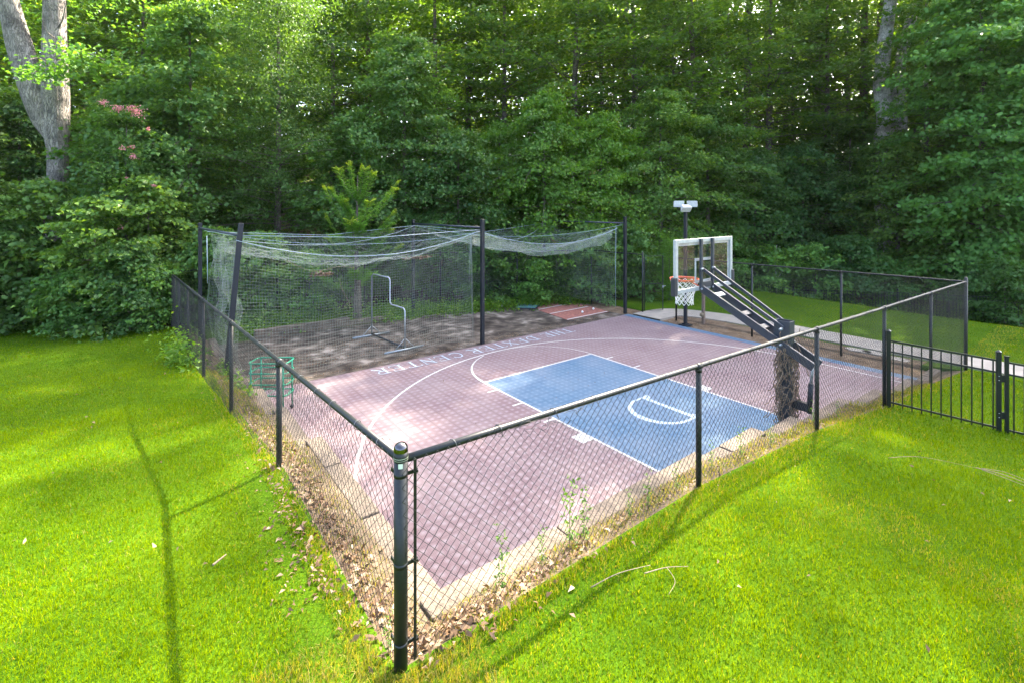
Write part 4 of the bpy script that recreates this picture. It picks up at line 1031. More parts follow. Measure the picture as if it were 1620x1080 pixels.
tree_kind('sapling', 'forest_sapling', 'sapling', 'leaf_broad', 'bark', 30, 5.2, .1, 2.1, 'round', 44, 9, 17, .17, .75, .36, .22, .05, rise=.2, droop=.22)
tree_kind('shrub', 'leafy_shrub', 'shrub', 'leaf_bright', 'bark', 31, 2.4, .05, 1.5, 'round', 32, 8, 16, .13, .7, .28, .35, .03, rise=.35, droop=.2, crown='foliage', trunk='stem')
tree_kind('shrub2', 'leafy_shrub', 'shrub', 'leaf_blue', 'bark', 32, 3.2, .05, 1.7, 'round', 36, 9, 17, .15, .75, .32, .3, .035, rise=.3, droop=.25, crown='foliage', trunk='stem')
tree_kind('cedar', 'conical_evergreen', 'shrub', 'leaf_vine', 'bark', 33, 2.5, .02, .62, 'column', 60, 9, 22, .055, .35, .13, 1.2, .04, rise=.9, droop=.1, updir=.2, crown='foliage', trunk='stem')
tree_kind('weed', 'tall_weed', 'plant', 'leaf_weed', 'straw', 34, .46, .04, .085, 'column', 18, 2, 3, .038, .45, .03, .7, .004, rise=.6, droop=.1, crown='foliage', trunk='stem')

tree_kind('tall', 'tall_poplar_tree', 'tree', 'leaf_wood', 'bark', 35, 41, 27.0, 5.0, 'round', 24, 3, 90, .30, .7, 1.0, .25, .34, rise=.4, droop=.1, low=.3, lean=(.02, .01))
# front row, left to right, at the wood's edge
G = {}
plant('sapling', -60, 15.2, 'leafy sapling at the left lawn edge, cut by the picture side', 1.0)
plant('shrub2', 20, 15.8, 'dark shrub at the left lawn edge in front of the twin trunks', 1.05)
plant('sapling', 70, 16.6, 'leafy sapling standing in front of the twin trunked tree', .92)
plant('sapling', 150, 15.7, 'leafy sapling with tiered branches at the middle of the left lawn edge', .80)
plant('shrub', 110, 15.2, 'bright shrub on the left lawn edge under the tiered sapling', .75)
plant('shrub2', 205, 15.5, 'dark shrub at the lawn edge below the pink blossoms', .85)
plant('shrub', 250, 15.9, 'bright shrub at the lawn edge beside the end post of the left fence', .8)
plant('sapling', 235, 17.0, 'leafy sapling behind the end post of the left fence', .95)
plant('maple', -120, 19, 'broad leaved tree at the far left edge of the woods', .95)
plant('gum2', 30, 21.5, 'sweetgum tree behind the twin trunks', .9)
plant('gum', 300, 19.6, 'tall sweetgum tree rising behind the leaning cage post', .82)
plant('gum2', 215, 19.2, 'sweetgum tree behind the pink blossoming shrub', .92)
plant('dense', 440, 21.0, 'tall fine leaved tree behind the left half of the batting net', 1.0)
plant('dense', 372, 23.5, 'fine leaved tree standing behind the tall sweetgum', .9)
plant('shrub2', 345, 17.0, 'dark shrub behind the cage end panel', .95)
plant('shrub2', 420, 17.4, 'dark shrub behind the back fence, left of the young locust', .9)
plant('shrub', 490, 18.0, 'bright shrub behind the young locust tree', .9)
plant('gum', 640, 22.5, 'sweetgum tree behind the middle cage frame', .80)
plant('gum2', 560, 21.5, 'sweetgum tree standing behind the young locust', .85)
plant('gum2', 725, 22.0, 'sweetgum tree just right of the middle cage frame', .80)
plant('vine', 860, 23.2, 'vine smothered tree behind the right half of the batting net', 1.0)
plant('vine', 950, 24.5, 'vine smothered tree left of the far cage post', .92)
plant('vine', 790, 25.0, 'vine smothered tree behind the middle of the net', .88)
plant('shrub2', 770, 20.8, 'dark shrub behind the middle of the back fence', .9)
plant('shrub', 845, 20.7, 'bright shrub behind the back fence left of the far cage post', .75)
plant('shrub2', 930, 21.6, 'dark shrub behind the far end of the net', 1.0)
plant('shrub2', 1000, 22.5, 'dark shrub behind the open gate', 1.0)
plant('cedar', 1059, 21.5, 'bright green conical evergreen between the open gate and the backboard', 1.0)
plant('maple', 1045, 25.5, 'broad leaved tree behind the floodlight pole', .92)
plant('maple', 1120, 28.0, 'broad leaved tree behind the glass backboard', .95)
plant('gum2', 1195, 30.0, 'sweetgum tree right of the backboard', .95)
plant('shrub', 1130, 26.6, 'bright shrub behind the far iron fence by the backboard', 1.2)
plant('shrub', 1215, 28.0, 'bright shrub behind the far iron fence above the hoop arm', 1.35)
plant('shrub', 1290, 27.4, 'bright shrub behind the far iron fence above the pole head', 1.4)
plant('shrub2', 1345, 26.6, 'dark shrub behind the far iron fence above the middle line post', 1.2)
plant('shrub', 1400, 26.0, 'bright shrub behind the far iron fence under the pale twin trunk', 1.1)
plant('gum2', 1270, 31.5, 'sweetgum tree above the bright shrubs', 1.0)
plant('maple', 1345, 32.5, 'broad leaved tree left of the pale twin trunk', 1.05)
plant('maple', 1420, 29.0, 'broad leaved tree under the pale twin trunk', .9)
plant('tulip', 1552, 25.2, 'large bright leaved tree filling the right edge of the woods, nearer the twin trunk', .95)
plant('tulip', 1690, 23.6, 'large bright leaved tree cut by the right picture side', .9)
plant('shrub2', 1590, 22.0, 'dark shrub at the far iron fence under the large bright leaved tree', .9)
plant('shrub2', 1530, 23.6, 'dark shrub behind the right end of the far iron fence', .8)

FW3 = np.array([FW[0], FW[1], 0])
# crape myrtle with pink blossom
mx, my = place(200, 17.6)
ct = thing('crape_myrtle', 'tall shrub with pink blossoms beside the twin trunked tree', 'shrub', (mx, my, tz(mx, my)))
rg = np.random.default_rng(44); V, F, T, limbs = make_crown(rg, 7.4, 1.2, 1.9, 'round', 46, 9, 15, .11, .6, .34, .4, rise=.5, droop=.2)
make_trunk(rg, 7.0, .07, limbs).build('trunk', M['bark'], ct) if False else None
bb = make_trunk(rg, 7.0, .07, limbs); me_o = bb
vv = np.array(bb.v) + ORG[ct.name]; bb.v = [tuple(p) for p in vv]; bb.build('trunk', M['bark'], ct)
link('crown', raw_mesh('crown', V, F, tint=T), M['leaf_broad'], ct)
C = []
for px, py, s in ((163, 163, .10), (187, 172, .14), (214, 178, .2), (207, 172, .12), (234, 205, .06), (193, 235, .08), (209, 233, .06), (210, 248, .09), (201, 282, .04), (244, 294, .05), (190, 360, .08), (322, 359, .05)):
    if px > 260: continue
    q = np.array([*place(px, 16.3), CAM[2] - (py - HOR) / FPX * 16.3]); m_ = int(900 * s)
    C.append(q + rg.normal(0, 1, (m_, 3)) * np.array([s, s, s * .7]) * .62)
CB = C
C = np.concatenate(C); n_ = len(C)
V, F = leaf_quads(C, unit(rg.normal(0, 1, (n_, 3))), rg.normal(0, 1, (n_, 3)), rg.uniform(.03, .06, n_), .8)
link('blossom', raw_mesh('blossom', V - ORG[ct.name], F, tint=np.repeat(rg.uniform(0, 1, n_), 4)), M['blossom'], ct)

Cl = np.concatenate([q.mean(0) + np.array([0, 0, -.14]) + FW3 * .15 + rg.normal(0, 1, (46, 3)) * np.array([.20, .20, .13]) for q in CB]); n_ = len(Cl)
V, F = leaf_quads(Cl, unit(rg.normal(0, .6, (n_, 3)) + [0, 0, .7]), rg.normal(0, 1, (n_, 3)), rg.uniform(.08, .14, n_), .6)
link('leaves', raw_mesh('leaves', V - ORG[ct.name], F, tint=np.repeat(np.clip(rg.normal(.5, .2, n_), 0, 1), 4)), M['leaf_broad'], ct)

# twin trunked old tree on the left
tx, ty = place(86, 18.6); tz0 = tz(tx, ty)
tw = thing('twin_trunk_tree', 'old grey barked tree with a forked trunk leaning left', 'tree', (tx, ty, tz0))
def q3(px, py, d): x, y = place(px, d); return (x, y, CAM[2] - (py - HOR) / FPX * d)
b = barked(smooth([(tx, ty, tz0 - .5), q3(90, 330, 18.6), q3(92, 255, 18.6), q3(89, 205, 18.6), q3(88, 140, 18.65), q3(86, 60, 18.7), q3(86, -60, 18.8), q3(92, -220, 19.2), q3(100, -420, 19.6)]), np.interp(np.linspace(0, 1, 65), [0, .15, .3, .38, .5, 1], [.50, .31, .31, .40, .42, .2]), 36, 3); b.build('trunk', M['barkpale'], tw)
b = barked(smooth([q3(86, 222, 18.6), q3(70, 188, 18.5), q3(50, 140, 18.4), q3(30, 70, 18.3), q3(12, 0, 18.2), q3(-20, -130, 18.0), q3(-40, -300, 18)]), np.interp(np.linspace(0, 1, 49), [0, .15, .5, 1], [.2, .37, .39, .18]), 32, 3); b.build('trunk', M['barkpale'], tw)
b = MB()
for P, r in (([q3(84, 110, 18.3), q3(70, 98, 17.9), q3(60, 92, 17.6), q3(45, 95, 17.3)], .03), ([q3(86, 60, 18.3), q3(74, 50, 17.8), q3(66, 30, 17.5)], .025), ([q3(90, 95, 18.3), q3(110, 80, 17.8), q3(140, 85, 17.2), q3(165, 95, 16.8)], .035),
             ([q3(66, 100, 18.2), q3(58, 112, 17.6), q3(50, 118, 17.2)], .025), ([q3(92, 45, 18.3), q3(100, 28, 18.2), q3(104, 5, 18.1)], .04)):
    b.tube(smooth(P), np.linspace(r, r * .35, 8 * (len(P) - 1) + 1), 6)
b.build('branch', M['barkpale'], tw)
rg = np.random.default_rng(45); C = []; O = []
for (px, py, d, rx, n_) in ((60, 118, 17.3, .8, 90), (105, 110, 17.0, 1.0, 170), (140, 100, 16.9, .9, 140), (45, 118, 17.2, .5, 50), (110, 75, 17.3, .7, 60), (130, 90, 17.0, .8, 90), (90, 120, 17.0, .5, 70)):
    c = np.array(q3(px, py, d)); C.append(c + rg.normal(0, 1, (n_, 3)) * np.array([rx * .55, rx * .55, .16]))
for k in range(150):   # high crown, out of the picture but shading
    a = rg.uniform(0, 6.28); R_ = 5.5 * math.sqrt(rg.random()); z = rg.uniform(12, 24)
    c = np.array([tx + R_ * math.cos(a), ty + R_ * math.sin(a), z]); C.append(c + rg.normal(0, 1, (40, 3)) * np.array([.7, .7, .25]))
C = np.concatenate(C); n_ = len(C); D = rg.normal(0, 1, (n_, 3)); N = unit(rg.normal(0, .5, (n_, 3)) + [0, 0, .9])
V, F = leaf_quads(C, N, D, rg.uniform(.12, .24, n_), .7); link('crown', raw_mesh('crown', V - ORG[tw.name], F, tint=np.repeat(np.clip(rg.normal(.5, .2, n_), 0, 1), 4)), M['leaf_bright'], tw)

# pale twin trunk in the right woods
tx, ty = place(1408, 30.5); tz0 = tz(tx, ty)
tw = thing('twin_trunk_tree', 'tall pale tree with two slender trunks in the right woods', 'tree', (tx, ty, tz0))
b = barked(smooth([(tx, ty, tz0 - .5), q3(1398, 250, 30.5), q3(1400, 190, 30.5), q3(1394, 130, 30.5), q3(1401, 60, 30.5), q3(1410, -10, 30.5), q3(1420, -150, 30.5), q3(1425, -330, 30.5)]), np.interp(np.linspace(0, 1, 57), [0, .3, 1], [.62, .44, .26]), 28, 3); b.build('trunk', M['barklight'], tw)
b = barked(smooth([q3(1404, 225, 30.5), q3(1416, 190, 30.6), q3(1421, 130, 30.7), q3(1426, 90, 30.7), q3(1444, 20, 30.7), q3(1465, -80, 30.7), q3(1480, -300, 30.9)]), np.interp(np.linspace(0, 1, 49), [0, .2, 1], [.32, .36, .2]), 24, 3); b.build('trunk', M['barklight'], tw)
b = barked(smooth([q3(1425, 210, 30.5), q3(1424, 160, 30.5), q3(1418, 120, 30.5)]), np.linspace(.35, .28, 17), 20, 3); b.build('trunk', M['barklight'], tw)
rg = np.random.default_rng(46); C = []
for k in range(330):
    a = rg.uniform(0, 6.28); R_ = 6.5 * math.sqrt(rg.random()); z = rg.uniform(19, 36)
    c = np.array([tx + R_ * math.cos(a), ty + R_ * math.sin(a), z]); C.append(c + rg.normal(0, 1, (34, 3)) * np.array([.7, .7, .25]))
C = np.concatenate(C); n_ = len(C); D = rg.normal(0, 1, (n_, 3)); N = unit(rg.normal(0, .5, (n_, 3)) + [0, 0, .9])
V, F = leaf_quads(C, N, D, rg.uniform(.2, .34, n_), .7); link('crown', raw_mesh('crown', V - ORG[tw.name], F, tint=np.repeat(np.clip(rg.normal(.5, .2, n_), 0, 1), 4)), M['leaf_wood'], tw)

# young locust with feathery shoots behind the cage
lx_, ly_ = place(565, 17.6); lz = tz(lx_, ly_)
lo = thing('young_locust_tree', 'young locust tree with feathery yellow green shoots behind the batting net', 'tree', (lx_, ly_, lz))
rg = np.random.default_rng(47)
b = MB(); b.tube([(lx_, ly_, lz - .2), (lx_ + .02, ly_, lz + 1.2), (lx_ - .03, ly_, lz + 2.6), (lx_ + .02, ly_, lz + 5.2)], [.17, .12, .06, .015], 10)
C = []; D = []; N = []; T = []; S = []
base = np.array([lx_, ly_, lz])
sh = [(-52, 332 - 34, 2.6), (-40, 300, 3.6), (-30, 268, 4.2), (-12, 262, 4.4), (12, 268, 4.4), (26, 275, 4.0), (64, 290, 3.4), (60, 300, 3.2), (58, 338, 2.6), (-48, 345, 2.2), (-45, 378, 1.9), (55, 365, 2.0), (20, 320, 3.2), (-20, 320, 3.2), (68, 390, 1.6), (-10, 350, 2.5)]
for k in range(32):
    if k < len(sh):
        dx, py, zb = sh[k]; e = np.array(q3(565 + dx, py, 17.6 + rg.normal(0, .45)))
    else:
        a = rg.uniform(0, 6.28); zb = rg.uniform(.9, 3.6); R_ = rg.uniform(.7, 1.5); e = base + np.array([R_ * math.cos(a), R_ * math.sin(a), zb + rg.uniform(.2, 1.1)])
    s0 = base + np.array([0, 0, min(zb, 4.2)]); P = smooth([s0, s0 + (e - s0) * .5 + np.array([0, 0, -.12]), e], 10); b.tube(P, np.linspace(.018, .005, len(P)), 5)
    T_ = np.gradient(P, axis=0); T_ /= np.linalg.norm(T_, axis=1)[:, None]
    for i in range(3, len(P)):
        for sgn in (-1, 1):
            for h in range(2):
                side = np.cross(T_[i], [0, 0, 1.]); side /= np.linalg.norm(side) + 1e-9
                dr = unit((side * sgn + T_[i] * .5 + rg.normal(0, .25, 3) + [0, 0, .15])[None])[0]; L_ = rg.uniform(.15, .27)
                for f_ in np.linspace(.12, 1, 9):
                    for s2 in (-1, 1):
                        pd = np.cross(dr, [0, 0, 1.]); pd /= np.linalg.norm(pd) + 1e-9
                        C.append(P[i] + dr * L_ * f_ + pd * s2 * .028); D.append(pd * s2 + dr * .35); N.append(rg.normal(0, .3, 3) + [0, 0, 1]); S.append(.062)
                        T.append(.22 + .50 * (i / len(P)) ** 2 * (1 if k < 16 else .35) + rg.normal(0, .07))
b.build('trunk', M['bark'], lo)
V, F = leaf_quads(np.array(C), unit(np.array(N)), np.array(D), np.array(S), .45); link('crown', raw_mesh('crown', V - ORG[lo.name], F, tint=np.repeat(np.clip(T, 0, 1), 4)), M['leaf_gold'], lo)

# bare thin stems between the shrubs on the right
for px, d, hh, lb in ((1228, 27.6, 3.6, 'thin bare grey sapling among the shrubs above the hoop arm'), (1186, 28.4, 2.6, 'short bare grey sapling just right of the backboard')):
    x0, y0 = place(px, d); z0 = tz(x0, y0); b = MB()
    b.tube(smooth([(x0, y0, z0 - .2), (x0 + .05, y0, z0 + hh * .4), (x0 - .04, y0 + .05, z0 + hh * .75), (x0 + .10, y0, z0 + hh)]), np.linspace(.035, .01, 25), 6)
    for s_, dx, dy, up in ((.45, .45, -.3, .9), (.6, -.35, .2, .8), (.72, .3, .2, .6), (.35, -.3, .1, .7)):
        a_ = np.array([x0, y0, z0 + hh * s_]); b.tube(smooth([a_, a_ + np.array([dx * .5, dy * .5, up * .35]), a_ + np.array([dx, dy, up])]), np.linspace(.018, .005, 17), 5)
    tag(b.build('bare_sapling', M['barklight']), lb, 'sapling')
# woods behind
deep = [(-80, 27, 'wood'), (20, 29, 'wood3'), (110, 26, 'wood2'), (170, 31, 'wood'), (225, 27, 'wood3'), (300, 30, 'wood2'), (345, 35, 'wood'), (400, 29, 'wood3'), (470, 33, 'wood2'), (530, 28, 'wood'), (590, 30, 'wood2'), (640, 34, 'wood3'), (690, 28.5, 'wood'), (745, 31, 'wood2'),
        (800, 29, 'wood'), (850, 33, 'wood3'), (905, 29.5, 'wood2'), (960, 32, 'wood'), (1010, 30, 'wood2'), (1065, 33, 'wood3'), (1110, 31, 'wood2'), (1165, 35, 'wood'), (1210, 34, 'wood2'), (1255, 37, 'wood3'), (1300, 35, 'wood'), (1345, 38, 'wood2'), (1440, 38, 'wood'), (1500, 34, 'wood2'), (1560, 31, 'wood'), (1640, 30, 'wood2'), (1720, 29, 'wood'), (1480, 29, 'wood3'),
        (50, 37, 'wood2'), (140, 40, 'wood'), (260, 39, 'wood2'), (420, 41, 'wood'), (560, 40, 'wood2'), (700, 39, 'wood'), (830, 41, 'wood2'), (930, 40, 'wood'), (1040, 41, 'wood2'), (1140, 43, 'wood'), (1240, 44, 'wood2'), (1340, 45, 'wood'), (1450, 46, 'wood2'), (1540, 42, 'wood'), (1620, 40, 'wood2')]
for px, d, k in deep:
    s = rng.uniform(.85, 1.12); x_, y_ = place(px, d); need = CAM[2] + .432 * d + rng.uniform(1.0, 4.5) - tz(x_, y_)
    plant(k, px + rng.normal(0, 8), d, 'tall forest tree in the woods behind the front row of trees', s, need / {'wood': 25, 'wood2': 28, 'wood3': 22}[k], group='tall trees in the woods')
for px, d, s in ((1175, 35, 1.0), (1290, 38, 1.0), (1362, 36, 1.0), (1222, 38.5, .98), (1245, 42, 1.05), (985, 37, 1.0), (1062, 37, 1.04), (1388, 37, 1.1)):
    plant('tall', px, d, 'very tall slender tree whose crown rises out of the picture', s, group='tall poplars in the woods')
# far mass of the wood
rg = np.random.default_rng(50); C = []
for k in range(1900):
    px = rg.uniform(-350, 1950); d = rg.uniform(46, 75); x, y = place(px, d); z = tz(x, y) + rg.uniform(.5, 23)
    C.append(np.array([x, y, z]) + rg.normal(0, 1, (60, 3)) * np.array([1.7, 1.7, .9]))
C = np.concatenate(C); n_ = len(C)
V, F = leaf_quads(C, unit(rg.normal(0, .6, (n_, 3)) + [0, 0, .8]), rg.normal(0, 1, (n_, 3)), rg.uniform(.4, .75, n_), .75)
tag(link('distant_woods', raw_mesh('distant_woods', V, F, tint=np.repeat(np.clip(rg.normal(.45, .22, n_), 0, 1), 4)), M['leaf_wood']), 'far wooded hillside seen between the nearer trees', 'woods', kind='stuff')

# ------------------------------------------------------------------ undergrowth, litter, grass
def in_view(x, y, m=60, ymax=1180, ymin=300):
    rx = x - CAM[0]; ry = y - CAM[1]; d = rx * FW[0] + ry * FW[1]; l_ = rx * RT[0] + ry * RT[1]
    z = terrain(x, y); px = 810 + FPX * l_ / np.maximum(d, .01); py = HOR + FPX * (CAM[2] - z) / np.maximum(d, .01)
    return (d > .6) & (px > -m) & (px < 1620 + m) & (py < ymax), d, z
rg = np.random.default_rng(60); C = []
def scatter_clumps(xf, yf, n, h, nl, spread):
    x = xf(n); y = yf(n); ok, d, z = in_view(x, y)
    for a, c, e in zip(x[ok], y[ok], z[ok]):
        C.append(np.array([a, c, e + .02]) + np.abs(rg.normal(0, 1, (nl, 3))) * np.array([0, 0, h]) + rg.normal(0, 1, (nl, 3)) * np.array([spread, spread, .02]))
U = rg.uniform
def edge_pts(n, p0, p1, w_):
    f_ = U(0, 1, n); return p0[0] + (p1[0] - p0[0]) * f_ + rg.normal(0, w_, n), p0[1] + (p1[1] - p0[1]) * f_ + rg.normal(0, w_, n)
def edge(n, p0, p1, w_, h, nl, sp):
    x, y = edge_pts(n, p0, p1, w_); scatter_clumps(lambda k: x, lambda k: y, n, h, nl, sp)
edge(150, place(-80, 16.0), place(270, 16.6), .7, .28, 34, .16)
edge(140, (-4.4, 8.3), (3.0, 8.6), .45, .22, 26, .14)
edge(240, (.6, 7.55), (8.2, 5.9), .35, .22, 28, .14)
edge(80, (7.6, 6.6), (8.8, 5.2), .3, .16, 24, .12)
edge(110, place(1150, 27.2), place(1500, 23.8), .5, .35, 30, .2)
edge(110, place(1490, 24.2), place(1660, 21.8), .5, .3, 30, .2)
edge(16, (-5.6, 6.0), (-5.5, 2.2), .12, .26, 40, .13); edge(9, (-5.75, 5.2), (-5.7, 4.0), .15, .35, 50, .16)
edge(20, (-4.9, -.5), (-4.9, 4), .12, .1, 14, .08)
C = np.concatenate(C); n_ = len(C)
V, F = leaf_quads(C, unit(rg.normal(0, .5, (n_, 3)) + [0, 0, .8]), rg.normal(0, 1, (n_, 3)), U(.05, .12, n_), .55)
tag(link('undergrowth', raw_mesh('undergrowth', V, F, tint=np.repeat(np.clip(rg.normal(.45, .22, n_), 0, 1), 4)), M['leaf_weed']), 'low green weeds along the fences and woods edge', 'undergrowth', kind='stuff')
# weeds one can point to
plant('weed', (-4.42, -6.72), None, 'slender weed growing through the wall just right of the corner post', .8)
plant('weed', (-3.78, -6.74), None, 'tall leafy weed standing on the stone wall behind the mesh', 1.05)
plant('weed', (-3.60, -6.72), None, 'short bushy weed on the stone wall next to the tall weed', .8)
plant('weed', (-2.45, -6.80), None, 'small green weed at the foot of the first line post', .5)
plant('weed', (-5.30, -6.82), None, 'small leafy weed at the foot of the corner post', .42)
plant('weed', (-5.22, -3.6), None, 'small green weed on the bare soil by the left fence', .5)
for k, (x, s) in enumerate(((-4.05, .55), (-3.1, .45), (-2.9, .6), (-1.7, .5), (-1.2, .65), (-.6, .45), (.9, .6), (1.6, .5))):
    plant('weed', (x, -6.72 - .05 * (k % 3)), None, 'low weed sprouting in the soil between the stone wall and the fence', s, group='low weeds along the wall')

# dead leaves and straw
rg = np.random.default_rng(61); C = []; SZ = []; TT = []
def litter(n, x, y, lift=.012, s0=.025, s1=.075, big=0):
    ok, d, z = in_view(x, y); x, y, z = x[ok], y[ok], z[ok]
    zc = np.where((x > CX0) & (x < CX1) & (y > CY0) & (y < 5.5), np.maximum(z, .004), z)
    C.append(np.stack([x, y, zc + lift + np.abs(rg.normal(0, .008, len(x)))], 1)); SZ.append(U(s0, s1, len(x))); TT.append(np.clip(rg.normal(.55, .25, len(x)), 0, 1))
n = 1300; x = rg.normal(-5.18, .11, n); y = -6.9 + np.abs(rg.normal(0, 1, n)) * 3.2; litter(n, x, y, .015)
n = 800; x = -5.2 + np.abs(rg.normal(0, .8, n)); y = rg.normal(-6.82, .10, n); litter(n, x, y, .015)
n = 1200; x = U(-5.2, 6, n); y = rg.normal(-6.8, .09, n); litter(n, x, y, .012, .015, .05)
n = 260; f_ = np.abs(rg.normal(0, .5, n)); x = -5.40 - np.abs(rg.normal(0, .14, n)); y = -6.2 + np.abs(rg.normal(0, 1.1, n)); litter(n, x, y, .02, .02, .05)
n = 170; x = U(-13, -5.5, n); y = U(-8, 10, n); litter(n, x, y, .045, .02, .055)
n = 60; x = U(-5, 6, n); y = U(-9.5, -7.2, n); litter(n, x, y, .045, .02, .05)
n = 750; x = U(-4.5, 8.4, n); y = U(-6.3, 2.6, n); litter(n, x, y, .01, .012, .04)
n = 600; x = -4.6 + np.abs(rg.normal(0, .6, n)); y = -6.3 + np.abs(rg.normal(0, .45, n)); litter(n, x, y, .012, .012, .045)
n = 1500; x = U(-4.6, 8.0, n); y = 2.75 + np.abs(rg.normal(0, .18, n)); litter(n, x, y, .012, .015, .05)
n = 1500; cx_ = rg.choice([(-2.6, 3.9), (-3.2, 4.6), (.5, 4.2), (-.4, 4.7), (1.4, 6.4), (-1.6, 5.2)], n); x = cx_[:, 0] + rg.normal(0, .45, n); y = cx_[:, 1] + rg.normal(0, .28, n); litter(n, x, y, .012, .015, .055)
n = 1200; x = U(-4.5, 7.5, n); y = np.interp(x, [-4.6, 1, 6.4, 8.3], [7.3, 7.0, 6.9, 5.6]) + rg.normal(0, .12, n); litter(n, x, y, .02, .02, .06)
n = 2200; x = U(8.6, 10.3, n); y = U(-6.5, 1.2, n); litter(n, x, y, .01, .015, .05)
C = np.concatenate(C); SZ = np.concatenate(SZ); TT = np.concatenate(TT); n_ = len(C)
V, F = leaf_quads(C, unit(rg.normal(0, .5, (n_, 3)) + [0, 0, 1]), rg.normal(0, 1, (n_, 3)) * [1, 1, .3], SZ, .45, .22)
tag(link('leaf_litter', raw_mesh('leaf_litter', V, F, tint=np.repeat(TT, 4)), M['litter']), 'dry brown leaves and chips scattered by the fence and on the court', 'leaf litter', kind='stuff')

def blades(x, y, z, hgt, wdt, tint, rgx, bend=.45):
    n = len(x); a = rgx.uniform(0, 6.283, n); la = rgx.uniform(0, 6.283, n); lb = np.abs(rgx.normal(0, bend, n)) + .1
    dx, dy = np.cos(a) * wdt / 2, np.sin(a) * wdt / 2; bx, by = np.cos(la) * lb * hgt, np.sin(la) * lb * hgt
    z = z - .006
    V = np.empty((n, 5, 3))
    V[:, 0] = np.stack([x - dx, y - dy, z], 1); V[:, 1] = np.stack([x + dx, y + dy, z], 1)
    V[:, 2] = np.stack([x + dx * .8 + bx * .35, y + dy * .8 + by * .35, z + hgt * .55], 1); V[:, 3] = np.stack([x - dx * .8 + bx * .35, y - dy * .8 + by * .35, z + hgt * .55], 1)
    V[:, 4] = np.stack([x + bx, y + by, z + hgt * (1 - .25 * np.minimum(lb, 1.2))], 1)
    i = np.arange(n)[:, None] * 5
    F = np.concatenate([i + np.array([[0, 1, 2]]), i + np.array([[0, 2, 3]]), i + np.array([[3, 2, 4]])])
    return V.reshape(-1, 3), F, np.repeat(tint, 5)
rg = np.random.default_rng(62); XX, YY = [], []
def region(test, x0, x1, y0, y1, dens0, ncand_cap=900000):
    """uniform candidates thinned with distance, so near turf is dense and far turf is coarse"""
    area = (x1 - x0) * (y1 - y0); n = int(min(ncand_cap * 5, area * dens0)); x = U(x0, x1, n); y = U(y0, y1, n)
    d = (x - CAM[0]) * FW[0] + (y - CAM[1]) * FW[1]
    keep = (rg.random(n) < np.clip((3.3 / np.maximum(d, 1)) ** 1.75, .05, 1)) & test(x, y); x, y = x[keep], y[keep]
    ok, d, z = in_view(x, y, 900, 1600); XX.append(x[ok]); YY.append(y[ok])
wv = lambda x, y: vnoise(x, y, .35, 7)
region(lambda x, y: (x < -5.30 - .06 * wv(x, y)), -9.5, -5.3, -9.6, 0, 9000)
region(lambda x, y: (x < -5.30 - .06 * wv(x, y)) & ((x - CAM[0]) * FW[0] + (y - CAM[1]) * FW[1] < 16.3), -18, -5.3, 0, 15, 6500)
region(lambda x, y: (x < -9.5), -14, -9.5, -6, 0, 6500)
region(lambda x, y: (y < -6.95 - .06 * wv(x, y)), -6.4, 0, -11.5, -6.95, 9500)
region(lambda x, y: (y < -6.94 - .06 * wv(x, y)), 0, 9.6, -15, -6.95, 8500)
region(lambda x, y: (x < -5.3) | (y < -7), -5.7, -5.0, -7.5, -6.9, 5000)
region(lambda x, y: (y < -7.0) & (np.abs(x - 11) > .75), 9.6, 22, -19, -6.5, 4500)
region(lambda x, y: ((x - 11) > .72), 11.5, 24, -8, 4, 4500)
region(lambda x, y: y > 8.0, -4.5, 3.5, 8.0, 9.6, 2600)
region(lambda x, y: y > 7.0, 3, 9, 5.2, 8.0, 600)
# sparse blades through the soil strip
nS = 8000; XX.append(U(-5.2, 6, nS)); YY.append(np.minimum(rg.normal(-6.78, .14, nS), -6.38)); nS = 5000; XX.append(np.minimum(rg.normal(-5.12, .14, nS), -4.72)); YY.append(U(-6.9, 3, nS))
x = np.concatenate(XX); y = np.concatenate(YY); z = terrain(x, y)
d = (x - CAM[0]) * FW[0] + (y - CAM[1]) * FW[1]
near = np.clip(d / 4, 1, 6)
nz = vnoise(x, y, .9, 1) * .5 + vnoise(x, y, .22, 2) * .5
fence_d = np.minimum(np.where(y < -6.5, np.maximum(-6.95 - y, 0), 9), np.where(x < -4.85, np.maximum(-5.33 - x, 0), 9))
dry = np.exp(-fence_d / .16) + .9 * np.clip(vnoise(x, y, .45, 4) - .78, 0, 1) * 2 + .5 * np.exp(-((x + 5.3) ** 2 + (y + 7.0) ** 2) / .35)
big = vnoise(x, y, 2.6, 11); big2 = vnoise(x, y, 1.1, 12)
tint = np.clip(.12 + .26 * nz + .32 * big + .12 * big2 + rg.normal(0, .15, len(x)), 0, .72); isd = rg.random(len(x)) < np.clip(.02 + .10 * np.clip(vnoise(x, y, 1.6, 13) - .55, 0, 1) + .60 * dry, 0, .85)
tint = np.where(isd, U(.8, 1, len(x)), tint)
hgt = (.026 + .024 * nz) * U(.6, 1.35, len(x)) * np.where(d > 6, 1.1, 1) * (1 + .45 * np.exp(-fence_d / .12)); wdt = .0038 * near ** .85 * U(.7, 1.3, len(x))
V, F, T = blades(x, y, z, hgt, wdt, tint, rg)
print('blades', len(x))
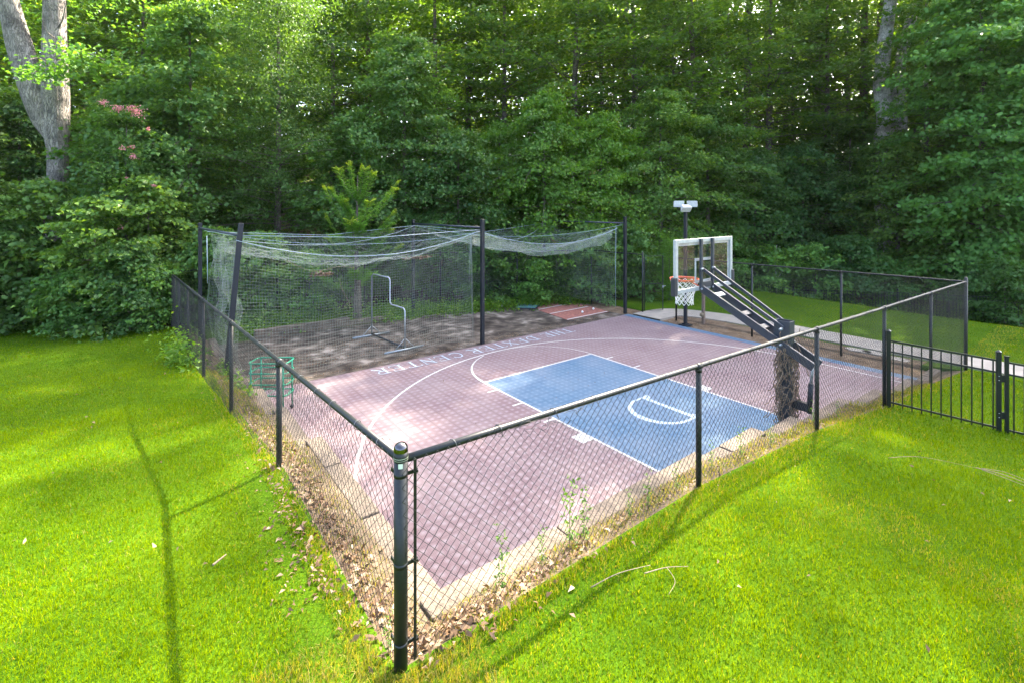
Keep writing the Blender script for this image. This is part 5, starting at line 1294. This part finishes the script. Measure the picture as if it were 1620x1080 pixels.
tag(link('grass', raw_mesh('grass', V, F, tint=T), M['grass']), 'mown lawn grass, straw coloured beside the fence', 'grass', kind='stuff')

# sticks lying on the grass
def stick(P, r, label, mt='straw', sub=()):
    P = [(x, y, tz(x, y) + h) for x, y, h in P]; b = MB(); Q_ = smooth(P, 6); b.tube(Q_, np.linspace(r, r * .4, len(Q_)), 6)
    for S_ in sub: Q_ = smooth([(x, y, tz(x, y) + h) for x, y, h in S_], 6); b.tube(Q_, np.linspace(r * .7, r * .3, len(Q_)), 6)
    tag(b.build('twig', M[mt]), label, 'twig')
stick([(-3.66, -7.35, .05), (-3.50, -7.42, .06), (-3.36, -7.5, .05)], .004, 'forked pale twig lying on the lawn in front of the key', sub=[[(-3.50, -7.42, .06), (-3.55, -7.52, .05), (-3.68, -7.56, .05)]])
stick([(.09, -7.76, .04), (.49, -7.97, .05), (.83, -8.38, .04)], .0035, 'long thin dry stem trailing across the right lawn')
stick([(.78, -8.36, .05), (.76, -8.6, .07), (.70, -8.85, .05)], .006, 'bundle of dry stems at the right end of the lawn', sub=[[(.84, -8.4, .05), (.86, -8.6, .08), (.78, -8.85, .05)], [(.72, -8.42, .06), (.66, -8.62, .06), (.62, -8.8, .05)]])
stick([(-6.02, -5.42, .05), (-5.93, -5.36, .055)], .009, 'short curl of pale bark on the left lawn')
stick([(-4.03, -7.2, .04), (-3.8, -7.24, .05), (-3.55, -7.32, .04)], .004, 'thin pale twig beside the fence shadow on the right lawn')


# ------------------------------------------------------------------ the soft summer air between the trees
hm = bpy.data.materials.new('humid_air'); hm.use_nodes = True; n = hm.node_tree.nodes; n.remove(n['Principled BSDF'])
pv = n.new('ShaderNodeVolumePrincipled'); pv.inputs['Color'].default_value = (.96, .98, 1, 1); pv.inputs['Density'].default_value = .0001; pv.inputs['Anisotropy'].default_value = .3
hm.node_tree.links.new(pv.outputs[0], n['Material Output'].inputs['Volume'])
zlow = float(Z.min()) - 1
o = MB().box((20, 20, (zlow + 70) / 2), (380, 380, 70 - zlow)).build('haze', hm); tag(o, 'soft humid air hanging between the trees', 'haze', kind='stuff')
